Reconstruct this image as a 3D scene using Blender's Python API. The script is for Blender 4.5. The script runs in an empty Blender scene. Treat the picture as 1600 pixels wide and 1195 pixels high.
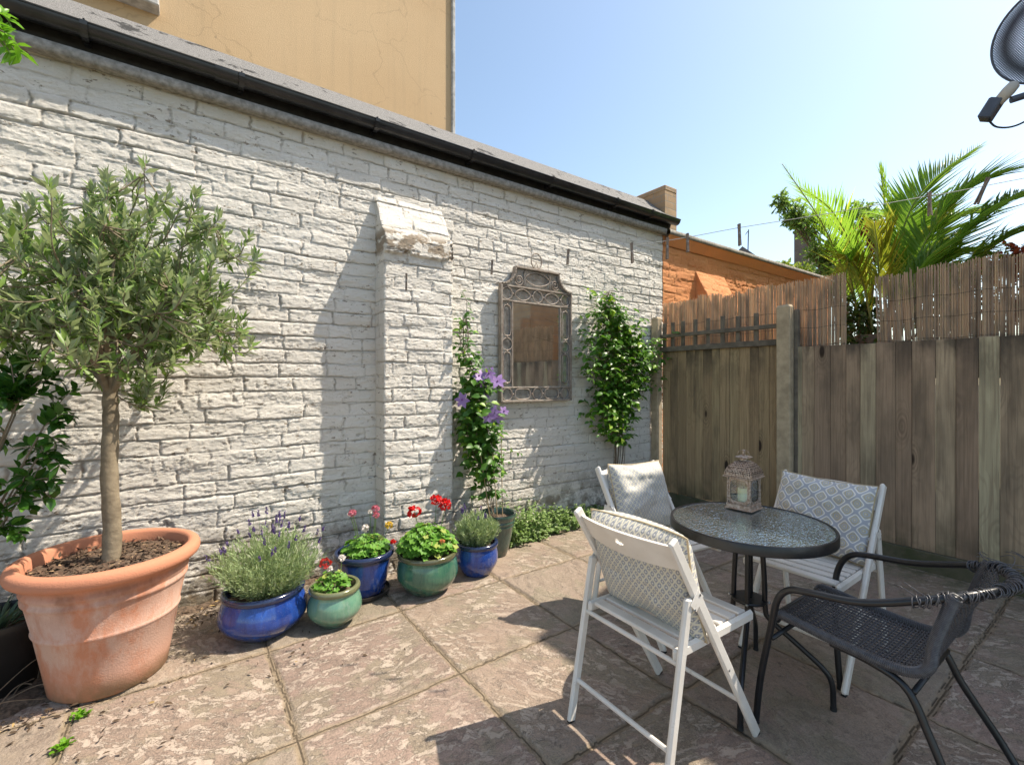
import bpy, math, random
import numpy as np
from mathutils import Vector, Matrix
PI = math.pi
sc = bpy.context.scene
COL = sc.collection
# ---------------------------------------------------------------- camera
cam = bpy.data.cameras.new('camera'); cam_o = bpy.data.objects.new('camera', cam); COL.objects.link(cam_o)
cam.sensor_width = 36; cam.lens = 16.2; cam.clip_start = .05; cam.clip_end = 500; cam.shift_y = -.0016
cam_o.location = (0, 0, 1.4); cam_o.rotation_euler = (math.radians(90), 0, math.radians(54.8 - 90))
sc.camera = cam_o
# ---------------------------------------------------------------- sky, sun, exposure
SUN = Vector((.64, -.30, 1.0)).normalized()
w = bpy.data.worlds.new('World'); sc.world = w; w.use_nodes = True
nt = w.node_tree; bg = nt.nodes['Background']
sky = nt.nodes.new('ShaderNodeTexSky'); sky.sky_type = 'NISHITA'; sky.sun_disc = False
sky.sun_elevation = math.asin(SUN.z); sky.sun_rotation = math.atan2(SUN.x, SUN.y)
sky.air_density = 1.0; sky.dust_density = 1.15; sky.ozone_density = 1.2
mxs = nt.nodes.new('ShaderNodeMix'); mxs.data_type = 'RGBA'; mxs.blend_type = 'MULTIPLY'; mxs.inputs[0].default_value = 1.; mxs.inputs[7].default_value = (1.0, .97, .87, 1)
nt.links.new(sky.outputs[0], mxs.inputs[6]); nt.links.new(mxs.outputs[2], bg.inputs[0]); bg.inputs[1].default_value = .15
sl = bpy.data.lights.new('sun', 'SUN'); sl.energy = 4.0; sl.angle = math.radians(.5); sl.color = (1, .90, .75)
so = bpy.data.objects.new('sun', sl); COL.objects.link(so); so.location = (3, -3, 8)
so.rotation_euler = SUN.to_track_quat('Z', 'Y').to_euler()
sc.view_settings.view_transform = 'Standard'; sc.view_settings.look = 'None'
sc.view_settings.gamma = 1; sc.view_settings.exposure = .93
# ---------------------------------------------------------------- node helpers
class NT:
    def __init__(s, name):
        s.m = bpy.data.materials.new(name); s.m.use_nodes = True; s.t = s.m.node_tree
        s.b = s.t.nodes['Principled BSDF']; s.out = s.t.nodes['Material Output']
    def n(s, typ, ins={}, **at):
        k = s.t.nodes.new('ShaderNode' + typ)
        for a, v in at.items(): setattr(k, a, v)
        for a, v in ins.items():
            if isinstance(v, bpy.types.NodeSocket): s.t.links.new(v, k.inputs[a])
            else:
                i = k.inputs[a]
                if hasattr(i.default_value, '__len__') and len(i.default_value) == 4 and len(v) == 3: v = (*v, 1)
                i.default_value = v
        return k
    def obj(s): return s.n('TexCoord').outputs['Object']
    def uv(s): return s.n('TexCoord').outputs['UV']
    def rnd(s): return s.n('NewGeometry').outputs['Random Per Island']
    def attr(s, a): return s.n('Attribute', attribute_name=a).outputs['Fac']
    def mp(s, v, sc=(1, 1, 1), rot=(0, 0, 0), loc=(0, 0, 0)):
        return s.n('Mapping', {'Vector': v, 'Scale': sc, 'Rotation': rot, 'Location': loc}).outputs[0]
    def noise(s, v, scale=5, det=4, rough=.55, dist=0):
        return s.n('TexNoise', {'Vector': v, 'Scale': scale, 'Detail': det, 'Roughness': rough, 'Distortion': dist}).outputs[0]
    def mix(s, f, a, b, bt='MIX'):
        return s.n('Mix', {0: f, 6: a, 7: b}, data_type='RGBA', blend_type=bt).outputs[2]
    def mth(s, op, a, b=0.0, c=0.0, clamp=False):
        return s.n('Math', {0: a, 1: b, 2: c}, operation=op, use_clamp=clamp).outputs[0]
    def ramp(s, f, stops, interp='LINEAR'):
        r = s.n('ValToRGB', {'Fac': f}); e = r.color_ramp.elements; r.color_ramp.interpolation = interp
        while len(e) < len(stops): e.new(.5)
        for i, (p, c) in enumerate(stops):
            e[i].position = p
            if not hasattr(c, '__len__'): c = (c, c, c)
            e[i].color = (*c, 1)
        return r.outputs[0]
    def sep(s, v): 
        k = s.n('SeparateXYZ', {0: v}); return k.outputs
    def comb(s, x, y, z): return s.n('CombineXYZ', {0: x, 1: y, 2: z}).outputs[0]
    def bump(s, h, st=.5, dist=.01, nrm=None):
        i = {'Height': h, 'Strength': st, 'Distance': dist}
        if nrm: i['Normal'] = nrm
        return s.n('Bump', i).outputs[0]
    def set(s, **k):
        nm = dict(base='Base Color', rough='Roughness', metal='Metallic', normal='Normal', ior='IOR', spec='Specular IOR Level', trans='Transmission Weight', coat='Coat Weight', coatr='Coat Roughness', sheen='Sheen Weight', alpha='Alpha')
        for a, v in k.items():
            i = s.b.inputs[nm[a]]
            if isinstance(v, bpy.types.NodeSocket): s.t.links.new(v, i)
            else:
                if hasattr(v, '__len__') and len(v) == 3 and a == 'base': v = (*v, 1)
                i.default_value = v
        return s.m
    def surf(s, sh): s.t.links.new(sh, s.out.inputs[0]); return s.m

def simple(name, c, rough=.6, metal=0, c2=None, nscale=8, bs=0, bscale=60, coat=0, spec=.5):
    k = NT(name); o = k.obj()
    if c2 is None: c2 = tuple(x * .75 for x in c)
    f = k.ramp(k.noise(o, nscale, 5), [(.35, 0.), (.65, 1.)])
    col = k.mix(f, c, c2)
    a = dict(base=col, rough=rough, metal=metal, coat=coat, spec=spec)
    if bs: a['normal'] = k.bump(k.noise(o, bscale, 4), bs, .004)
    return k.set(**a)

def leafmat(name, c1, c2, rough=.5, trans=.35, under=None, ty=None):
    k = NT(name); r = k.rnd(); n = k.noise(k.obj(), 3, 2)
    col = k.mix(k.mth('ADD', k.mth('MULTIPLY', r, .7), k.mth('MULTIPLY', n, .3)), c1, c2)
    if ty: col = k.mix(k.ramp(r, [(.86, 0.), (.9, 1.)]), col, ty)
    if under:
        col = k.mix(k.n('NewGeometry').outputs['Backfacing'], col, under)
    k.set(base=col, rough=rough, spec=.4)
    tr = k.n('BsdfTranslucent', {'Color': k.mix(.5, col, k.mix(1., col, (1.0, 1.0, .35), 'MULTIPLY'))})
    ms = k.n('MixShader', {0: trans, 1: k.b.outputs[0], 2: tr.outputs[0]})
    return k.surf(ms.outputs[0])

# ---------------------------------------------------------------- numpy noise
def _tab(seed): return np.random.default_rng(seed).random((256, 256))
_TC = {}
def vn(x, y, seed=0):
    if seed not in _TC: _TC[seed] = _tab(seed)
    T = _TC[seed]; xi = np.floor(x).astype(int); yi = np.floor(y).astype(int)
    fx = x - xi; fy = y - yi; fx = fx * fx * (3 - 2 * fx); fy = fy * fy * (3 - 2 * fy)
    a = T[xi & 255, yi & 255]; b = T[(xi + 1) & 255, yi & 255]; c = T[xi & 255, (yi + 1) & 255]; d = T[(xi + 1) & 255, (yi + 1) & 255]
    return (a * (1 - fx) + b * fx) * (1 - fy) + (c * (1 - fx) + d * fx) * fy
def fbm(x, y, seed=0, octv=4, gain=.5):
    s = 0; a = 1; t = 0
    for i in range(octv):
        s = s + a * vn(x * 2 ** i + i * 17.3, y * 2 ** i + i * 9.1, seed + i); t += a; a *= gain
    return s / t
def sst(a, b, x): t = np.clip((x - a) / (b - a), 0, 1); return t * t * (3 - 2 * t)

# ---------------------------------------------------------------- mesh builders
class MB:
    def __init__(s): s.v = []; s.f = []; s.u = None
    def add(s, vs, fs):
        o = len(s.v); s.v += [tuple(p) for p in vs]; s.f += [tuple(i + o for i in f) for f in fs]; return s
    def box(s, c, size, rz=0, M=None, bev=0):
        hx, hy, hz = [q / 2 for q in size]; vs = []
        if bev:
            b = min(bev, hx * .9, hy * .9, hz * .9)
            for sx in (-1, 1):
                for sy in (-1, 1):
                    for sz in (-1, 1):
                        vs += [(sx * (hx - b), sy * (hy - b), sz * hz), (sx * (hx - b), sy * hy, sz * (hz - b)), (sx * hx, sy * (hy - b), sz * (hz - b))]
            def i(sx, sy, sz, k): return ((sx > 0) * 4 + (sy > 0) * 2 + (sz > 0)) * 3 + k
            fs = []
            for z in (-1, 1): fs.append([i(-1, -1, z, 0), i(1, -1, z, 0), i(1, 1, z, 0), i(-1, 1, z, 0)][::z])
            for y in (-1, 1): fs.append([i(-1, y, -1, 1), i(1, y, -1, 1), i(1, y, 1, 1), i(-1, y, 1, 1)][::-y])
            for x in (-1, 1): fs.append([i(x, -1, -1, 2), i(x, 1, -1, 2), i(x, 1, 1, 2), i(x, -1, 1, 2)][::x])
            for y in (-1, 1):
                for z in (-1, 1): fs.append([i(-1, y, z, 0), i(1, y, z, 0), i(1, y, z, 1), i(-1, y, z, 1)][::-y * z])
            for x in (-1, 1):
                for z in (-1, 1): fs.append([i(x, -1, z, 0), i(x, 1, z, 0), i(x, 1, z, 2), i(x, -1, z, 2)][::x * z])
            for x in (-1, 1):
                for y in (-1, 1): fs.append([i(x, y, -1, 1), i(x, y, 1, 1), i(x, y, 1, 2), i(x, y, -1, 2)][::x * y])
            for x in (-1, 1):
                for y in (-1, 1):
                    for z in (-1, 1): fs.append([i(x, y, z, 0), i(x, y, z, 1), i(x, y, z, 2)][::-x * y * z])
        else:
            vs = [(x, y, z) for x in (-hx, hx) for y in (-hy, hy) for z in (-hz, hz)]
            fs = [(0, 1, 3, 2), (4, 6, 7, 5), (0, 4, 5, 1), (2, 3, 7, 6), (0, 2, 6, 4), (1, 5, 7, 3)]
        R = M if M is not None else Matrix.Rotation(rz, 3, 'Z'); c = Vector(c)
        return s.add([R @ Vector(p) + c for p in vs], fs)
    def bar(s, a, b, w, t, up=(0, 0, 1), bev=.003):
        """rectangular bar from a to b; w across (perp to up), t along up"""
        a = Vector(a); b = Vector(b); d = (b - a); L = d.length; d.normalize(); u = Vector(up); y = u.cross(d)
        if y.length < 1e-4: y = Vector((0, 1, 0))
        y.normalize(); z = d.cross(y); M = Matrix((d, y, z)).transposed()
        return s.box((a + b) / 2, (L, w, t), M=M, bev=bev)
    def tube(s, pts, r, n=8, closed=False, cap=True):
        P = [Vector(p) for p in pts]; m = len(P); rr = r if hasattr(r, '__len__') else [r] * m
        vs = []; prev = None
        for i in range(m):
            if closed: d = P[(i + 1) % m] - P[i - 1]
            else: d = P[min(i + 1, m - 1)] - P[max(i - 1, 0)]
            if d.length < 1e-9: d = Vector((0, 0, 1))
            d.normalize()
            if prev is None:
                x = d.orthogonal().normalized()
            else:
                x = prev - d * prev.dot(d)
                x = x.normalized() if x.length > 1e-6 else d.orthogonal().normalized()
            prev = x; y = d.cross(x)
            for k in range(n):
                a = 2 * PI * k / n; vs.append(P[i] + (x * math.cos(a) + y * math.sin(a)) * rr[i])
        fs = []
        for i in range(m if closed else m - 1):
            j = (i + 1) % m
            for k in range(n): fs.append((i * n + k, i * n + (k + 1) % n, j * n + (k + 1) % n, j * n + k))
        if cap and not closed: fs.append(tuple(range(n))[::-1]); fs.append(tuple((m - 1) * n + k for k in range(n)))
        return s.add(vs, fs)
    def lathe(s, prof, n=48, c=(0, 0, 0), wob=0, seed=0):
        vs = []; rg = random.Random(seed); ph = rg.random() * 6
        for (r, z) in prof:
            for k in range(n):
                a = 2 * PI * k / n; q = r * (1 + wob * math.sin(2 * a + ph) + wob * .5 * math.sin(3 * a + z * 9))
                vs.append((c[0] + q * math.cos(a), c[1] + q * math.sin(a), c[2] + z))
        fs = []
        for i in range(len(prof) - 1):
            for k in range(n): fs.append((i * n + k, i * n + (k + 1) % n, (i + 1) * n + (k + 1) % n, (i + 1) * n + k))
        if prof[0][0] > 1e-4: fs.append(tuple(range(n))[::-1])
        if prof[-1][0] > 1e-4: fs.append(tuple((len(prof) - 1) * n + k for k in range(n)))
        return s.add(vs, fs)
    def ball(s, c, r, n=10, m=6, sq=(1, 1, 1)):
        prof = [(max(1e-5, math.sin(PI * i / m)), -math.cos(PI * i / m)) for i in range(m + 1)]; vs = []
        for (q, z) in prof:
            for k in range(n):
                a = 2 * PI * k / n; vs.append((c[0] + r * sq[0] * q * math.cos(a), c[1] + r * sq[1] * q * math.sin(a), c[2] + r * sq[2] * z))
        fs = []
        for i in range(m):
            for k in range(n): fs.append((i * n + k, i * n + (k + 1) % n, (i + 1) * n + (k + 1) % n, (i + 1) * n + k))
        return s.add(vs, fs)

def mesh_np(name, V, F):
    """V (n,3), F (m,k) with one k"""
    me = bpy.data.meshes.new(name); V = np.asarray(V, dtype=np.float32); F = np.asarray(F, dtype=np.int32)
    me.vertices.add(len(V)); me.vertices.foreach_set('co', V.ravel())
    k = F.shape[1]; me.loops.add(F.size); me.loops.foreach_set('vertex_index', F.ravel())
    me.polygons.add(len(F)); me.polygons.foreach_set('loop_start', np.arange(0, F.size, k, dtype=np.int32))
    me.polygons.foreach_set('loop_total', np.full(len(F), k, dtype=np.int32))
    me.update(calc_edges=True); me.validate(); return me

def thing(name, label, cat, loc=(0, 0, 0), rz=0, group=None):
    o = bpy.data.objects.new(name, None); COL.objects.link(o); o.empty_display_size = .1
    o.location = loc; o.rotation_euler = (0, 0, rz); o['label'] = label; o['category'] = cat
    if group: o['group'] = group
    return o
def tag(o, label=None, cat=None, group=None, kind=None):
    for k, v in (('label', label), ('category', cat), ('group', group), ('kind', kind)):
        if v: o[k] = v
    return o
def obj(name, g, mat, parent=None, smooth=False, world=True, loc=None, label=None, sharp=None):
    """g: MB or (V,F) arrays. With a parent and world=True the vertices are world coordinates and are moved into the thing's frame."""
    if isinstance(g, MB):
        me = bpy.data.meshes.new(name); V = g.v
        off = root_loc(parent) if (parent and world) else (Vector(loc) if loc else Vector((0, 0, 0)))
        me.from_pydata([tuple(Vector(p) - off) for p in V], [], g.f); me.update()
    elif isinstance(g, tuple):
        off = root_loc(parent) if (parent and world) else (Vector(loc) if loc else Vector((0, 0, 0)))
        me = mesh_np(name, np.asarray(g[0]) - np.array(off), g[1])
    else: me = g; off = Vector((0, 0, 0))
    me.materials.append(mat)
    if smooth: me.polygons.foreach_set('use_smooth', [True] * len(me.polygons))
    if smooth and sharp: me.set_sharp_from_angle(angle=math.radians(sharp))
    o = bpy.data.objects.new(name, me); COL.objects.link(o)
    if parent: o.parent = parent
    elif loc: o.location = loc
    if label: o['label'] = label
    return o
def root_loc(o):
    v = Vector((0, 0, 0))
    while o: v += o.location; o = o.parent
    return v
def copy_tree(o, parent=None):
    c = o.copy(); COL.objects.link(c); c.parent = parent
    for ch in list(o.children): copy_tree(ch, c)
    return c
def pattr(me, name, arr):
    a = me.attributes.new(name, 'FLOAT', 'POINT'); a.data.foreach_set('value', np.asarray(arr, dtype=np.float32).ravel())

# ---------------------------------------------------------------- leaf scatter
def T_lance(L=1., W=.22, fold=.15, droop=.1):
    V = [(0, 0, 0), (.45 * L, W / 2, fold * W), (.45 * L, -W / 2, fold * W), (.5 * L, 0, 0), (L, 0, -droop * L)]
    return np.array(V), [(0, 3, 1), (0, 2, 3), (3, 4, 1), (3, 2, 4)]
def T_oval(W=.5, droop=.15, fold=.2):
    V = [(0, 0, 0), (.25, W * .42, fold * W * .5), (.6, W * .48, fold * W * .5 - .02), (1, 0, -droop), (.6, -W * .48, fold * W * .5 - .02), (.25, -W * .42, fold * W * .5), (.45, 0, -.01)]
    return np.array(V), [(0, 6, 1), (1, 6, 2), (2, 6, 3), (3, 6, 4), (4, 6, 5), (5, 6, 0)]
def T_round(n=11, ruf=.12, cup=.12):
    V = [(0.0, 0, -.08)]
    for i in range(n):
        a = -PI + .25 + (2 * PI - .5) * i / (n - 1); r = .5 * (1 + ruf * math.sin(i * 2.4)); V.append((.1 + r * math.cos(a), r * math.sin(a), cup * (.6 + ruf * 5 * math.sin(i * 3.1))))
    return np.array(V), [(0, i, i + 1) for i in range(1, n)]
def T_blade(L=1., W=.05, droop=.15):
    V = [(0, W * .3, 0), (0, -W * .3, 0), (.4 * L, W / 2, .01), (.4 * L, 0, -W * .35), (.4 * L, -W / 2, .01), (L, 0, -droop * L)]
    return np.array(V), [(0, 3, 2), (0, 1, 3), (1, 4, 3), (2, 3, 5), (3, 4, 5)]
def scatter(tmpl, pos, d, nrm, scale):
    Vt, Ft = tmpl; pos = np.asarray(pos, float); d = np.asarray(d, float); nrm = np.asarray(nrm, float)
    n = len(pos); scale = np.broadcast_to(np.asarray(scale, float), (n,))
    d = d / (np.linalg.norm(d, axis=1, keepdims=True) + 1e-9); y = np.cross(nrm, d); ly = np.linalg.norm(y, axis=1, keepdims=True)
    y = np.where(ly < 1e-3, np.cross(np.array([[.3, .7, .2]]), d), y); y /= np.linalg.norm(y, axis=1, keepdims=True) + 1e-9; z = np.cross(d, y)
    P = pos[:, None, :] + scale[:, None, None] * (Vt[None, :, 0:1] * d[:, None, :] + Vt[None, :, 1:2] * y[:, None, :] + Vt[None, :, 2:3] * z[:, None, :])
    Ft = np.array(Ft); F = Ft[None] + (np.arange(n) * len(Vt))[:, None, None]
    return P.reshape(-1, 3), F.reshape(-1, 3)
def joinVF(L):
    V = []; F = []; o = 0
    for v, f in L: V.append(v); F.append(f + o); o += len(v)
    return np.concatenate(V), np.concatenate(F)
def bez(P, n=12):
    P = [Vector(p) for p in P]; out = []
    # catmull-rom through the points
    Q = [P[0] * 2 - P[1]] + P + [P[-1] * 2 - P[-2]]
    for i in range(1, len(Q) - 2):
        a, b, c, d = Q[i - 1:i + 3]
        for k in range(n):
            t = k / n; out.append(.5 * ((2 * b) + (c - a) * t + (2 * a - 5 * b + 4 * c - d) * t * t + (3 * b - a - 3 * c + d) * t ** 3))
    out.append(P[-1]); return out
R_ = np.random.default_rng(7)
def rv(n, s=1.): return R_.normal(0, s, (n, 3))
# ================================================================ MATERIALS OF THE SETTING
def painted_brick(name, paint, paint2, raw, grime=1.):
    k = NT(name); o = k.obj(); z = k.sep(o)[2]
    br = k.attr('brick'); gv = k.attr('groove'); ch = k.attr('chip')
    c = k.mix(br, paint, paint2)
    c = k.mix(k.ramp(k.noise(o, 2.2, 5), [(.4, 0.), (.75, .5)]), c, tuple(q * .86 for q in paint2))
    # damp, worn foot of the wall
    foot = k.mth('MULTIPLY', k.ramp(z, [(.05, 1.), (.6, .0)]), k.ramp(k.noise(o, 8, 8, .75), [(.44, 0.), (.54, 1.)]))
    c = k.mix(k.mth('MULTIPLY', foot, .9 * grime), c, (.16, .13, .085))
    c = k.mix(k.mth('MULTIPLY', gv, .58 * grime), c, (.2, .15, .105))
    c = k.mix(k.mth('MULTIPLY', k.ramp(k.noise(o, 30, 6, .7), [(.6, 0.), (.68, 1.)]), k.mth('ADD', .2, k.mth('MULTIPLY', gv, .6))), c, (.16, .12, .09))
    top = k.mth('MULTIPLY', k.ramp(k.mth('DIVIDE', z, 4.), [(.735, 0.), (.79, 1.)]), k.ramp(k.noise(o, 3.5, 5), [(.35, .25), (.65, .8)]))
    c = k.mix(k.mth('MULTIPLY', top, .55 * grime), c, (.42, .36, .2))
    fk = k.noise(k.mp(o, (1, 1, 2.2)), 16, 9, .72); c = k.mix(k.mth('MULTIPLY', k.ramp(fk, [(.37, 1.), (.40, 0.)]), .85 * grime), c, (.24, .185, .13))
    c = k.mix(ch, c, raw)
    fine = k.noise(o, 190, 5, .8); med = k.noise(k.mp(o, (1, 1, 1.6)), 55, 6, .78)
    b = k.bump(k.mth('ADD', k.mth('MULTIPLY', fine, .6), med), .9, .014)
    return k.set(base=c, rough=.72, spec=.25, normal=b)
M_white = painted_brick('white painted brick', (.87, .83, .765), (.81, .765, .695), (.25, .185, .12))
M_orange = painted_brick('orange painted brick', (.85, .37, .15), (.78, .31, .12), (.6, .24, .08), .15)
def stockbrick(name, c1, c2, mortar, sc=1.):
    k = NT(name); o = k.obj(); s = k.sep(o); v = k.comb(k.mth('ADD', s[0], s[1]), s[2], 0.)
    b = k.n('TexBrick', {'Vector': v, 'Color1': c1, 'Color2': c2, 'Mortar': mortar, 'Scale': sc, 'Mortar Size': .006, 'Brick Width': .24, 'Row Height': .08, 'Bias': -.2})
    c = k.mix(k.noise(o, 6, 6, .7), b.outputs[0], tuple(q * .4 for q in c1))
    return k.set(base=c, rough=.9, normal=k.bump(k.mth('SUBTRACT', k.mth('MULTIPLY', k.noise(o, 60, 4), .4), b.outputs[1]), .7, .008))
M_stock = stockbrick('weathered stock brick', (.62, .43, .26), (.5, .33, .2), (.42, .38, .32))
M_greybrick = stockbrick('sooty brick', (.24, .19, .16), (.18, .15, .13), (.25, .24, .22))
M_conc = simple('rough concrete', (.36, .335, .3), .9, c2=(.2, .185, .16), nscale=30, bs=.9, bscale=160)
def m_felt():
    k = NT('mineral roof felt'); o = k.obj(); n = k.noise(o, 260, 3, .8)
    c = k.ramp(n, [(.38, (.05, .05, .05)), (.6, (.3, .29, .28))])
    c = k.mix(k.ramp(k.noise(o, 5, 6, .7), [(.58, 0.), (.62, 1.)]), c, (.03, .03, .03))
    return k.set(base=c, rough=.9, normal=k.bump(n, .8, .006))
M_felt = m_felt()
M_black = simple('black gutter plastic', (.012, .013, .016), .32, c2=(.03, .03, .033), nscale=9, bs=.1)
M_fascia = simple('black fascia paint', (.012, .012, .012), .6, c2=(.035, .033, .03), nscale=14, bs=.3)
def m_render():
    k = NT('ochre render'); o = k.obj(); s = k.sep(o)
    w_ = k.n('VectorMath', {0: o, 1: k.n('TexNoise', {'Vector': o, 'Scale': 1.6, 'Detail': 4}).outputs[1]}, operation='ADD').outputs[0]
    v = k.n('TexVoronoi', {'Vector': w_, 'Scale': .8}, feature='DISTANCE_TO_EDGE').outputs[0]
    brk = k.noise(o, 1.3, 3)
    cr = k.mth('MULTIPLY', k.ramp(v, [(.0, 1.), (.009, 0.)]), k.ramp(brk, [(.36, 0.), (.5, 1.)]))
    c = k.mix(k.noise(o, 1.1, 6, .6), (.56, .385, .215), (.47, .315, .17))
    c = k.mix(k.mth('MULTIPLY', cr, .5), c, (.25, .17, .09))
    c = k.mix(k.ramp(k.noise(o, 9, 2), [(.7, 0.), (.72, .6)]), c, (.25, .18, .11))
    c = k.mix(k.ramp(k.noise(o, 24, 6, .75), [(.35, .22), (.65, 0.)]), c, (.4, .28, .15))
    c = k.mix(k.mth('MULTIPLY', k.noise(k.mp(o, (3, 3, .3)), 3, 4), .3), c, (.5, .34, .18))
    sk = k.ramp(k.noise(k.mp(o, (5, 5, .22)), 2.2, 6, .6), [(.5, 0.), (.68, 1.)]); c = k.mix(k.mth('MULTIPLY', sk, .3), c, (.36, .26, .15)); c = k.mix(k.ramp(k.noise(o, .55, 3), [(.4, 0.), (.6, .3)]), c, (.66, .49, .3))
    return k.set(base=c, rough=.9, normal=k.bump(k.noise(o, 70, 6, .7), .5, .008))
M_render = m_render()
M_sill = simple('weathered stone sill', (.5, .48, .45), .85, c2=(.3, .29, .27), nscale=14, bs=.5)
def m_fence(name, c1, c2, c3):
    k = NT(name); o = k.obj(); s = k.sep(o); r = k.rnd()
    y = k.mth('ADD', k.mth('ADD', s[1], k.mth('MULTIPLY', r, 37.)), s[0]); v = k.comb(y, k.mth('MULTIPLY', r, 11.), s[2])
    kn = k.n('TexVoronoi', {'Vector': k.mp(v, (1, 1, .36)), 'Scale': 5.2, 'Randomness': 1.}); kd = kn.outputs[0]
    near = k.ramp(kd, [(.12, 1.), (.42, 0.)])
    g = k.noise(k.mp(v, (38, 1, .9)), 1.6, 5, .6, 1.1)
    rings = k.mth('SINE', k.mth('ADD', k.mth('MULTIPLY', k.noise(k.mp(v, (7, 1, .55)), 1.2, 2, .5, .4), 55.), k.mth('MULTIPLY', near, 14.)))
    c = k.mix(r, c1, c2); c = k.mix(k.ramp(k.mth('FRACT', k.mth('MULTIPLY', r, 7.31)), [(.62, 0.), (.85, 1.)]), c, c3)
    c = k.mix(k.mth('MULTIPLY', k.ramp(g, [(.3, 1.), (.6, 0.)]), .7), c, tuple(q * .4 for q in c1))
    c = k.mix(k.mth('MULTIPLY', k.ramp(rings, [(.2, 0.), (.9, 1.)]), .22), c, tuple(q * .4 for q in c1))
    st = k.noise(k.mp(v, (2.5, 1, .8)), 1.5, 4)
    c = k.mix(k.mth('MULTIPLY', k.ramp(st, [(.5, 0.), (.7, 1.)]), .55), c, (.05, .042, .034))
    c = k.mix(k.mth('MULTIPLY', k.ramp(kd, [(.08, .95), (.13, 0.)]), k.ramp(k.sep(kn.outputs[1])[0], [(.45, 0.), (.46, 1.)])), c, (.02, .013, .01))
    cell = k.ramp(k.sep(kn.outputs[1])[0], [(.45, 0.), (.46, 1.)]); kr = k.mth('SINE', k.mth('MULTIPLY', kd, 95.)); c = k.mix(k.mth('MULTIPLY', k.mth('MULTIPLY', k.ramp(kd, [(.08, 1.), (.34, 0.)]), cell), k.mth('ADD', .28, k.mth('MULTIPLY', kr, .25))), c, (.06, .04, .028))
    tp = k.mth('MULTIPLY', k.ramp(k.mth('DIVIDE', s[2], 2.), [(.66, 0.), (.86, 1.)]), k.ramp(k.noise(k.mp(v, (4, 1, 2)), 1.4, 4), [(.4, 0.), (.6, .8)]))
    c = k.mix(tp, c, (.03, .028, .026))
    bt = k.mth('MULTIPLY', k.ramp(s[2], [(.14, 1.), (.4, 0.)]), k.ramp(k.noise(v, 4, 4), [(.4, 0.), (.6, .7)]))
    c = k.mix(bt, c, (.05, .055, .03))
    return k.set(base=c, rough=.82, spec=.25, normal=k.bump(k.mth('ADD', g, k.mth('MULTIPLY', rings, .12)), .5, .004))
M_fence = m_fence('weathered fence boards', (.48, .35, .235), (.31, .22, .155), (.47, .41, .27))
M_fence2 = m_fence('older brown fence boards', (.47, .335, .19), (.35, .245, .14), (.43, .32, .18))
M_post = simple('weathered timber post', (.5, .4, .27), .9, c2=(.34, .27, .18), nscale=12, bs=.9, bscale=90)
M_darkpost = simple('dark damp timber', (.2, .165, .125), .9, c2=(.1, .085, .065), nscale=10, bs=.8, bscale=80)
def m_bamboo():
    k = NT('dry reed'); r = k.rnd(); o = k.obj()
    c = k.ramp(r, [(0., (.72, .56, .4)), (.4, (.82, .66, .48)), (.7, (.52, .42, .34)), (1., (.88, .72, .5))])
    c = k.mix(k.ramp(k.noise(k.mp(o, (1, 1, .35)), 14, 3), [(.45, 0.), (.7, .5)]), c, (.25, .19, .14))
    k.set(base=c, rough=.6)
    t = k.n('BsdfTranslucent', {'Color': c}); return k.surf(k.n('MixShader', {0: .55, 1: k.b.outputs[0], 2: t.outputs[0]}).outputs[0])
M_reed = m_bamboo()
M_wire = simple('rusty wire', (.06, .045, .035), .7)

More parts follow.
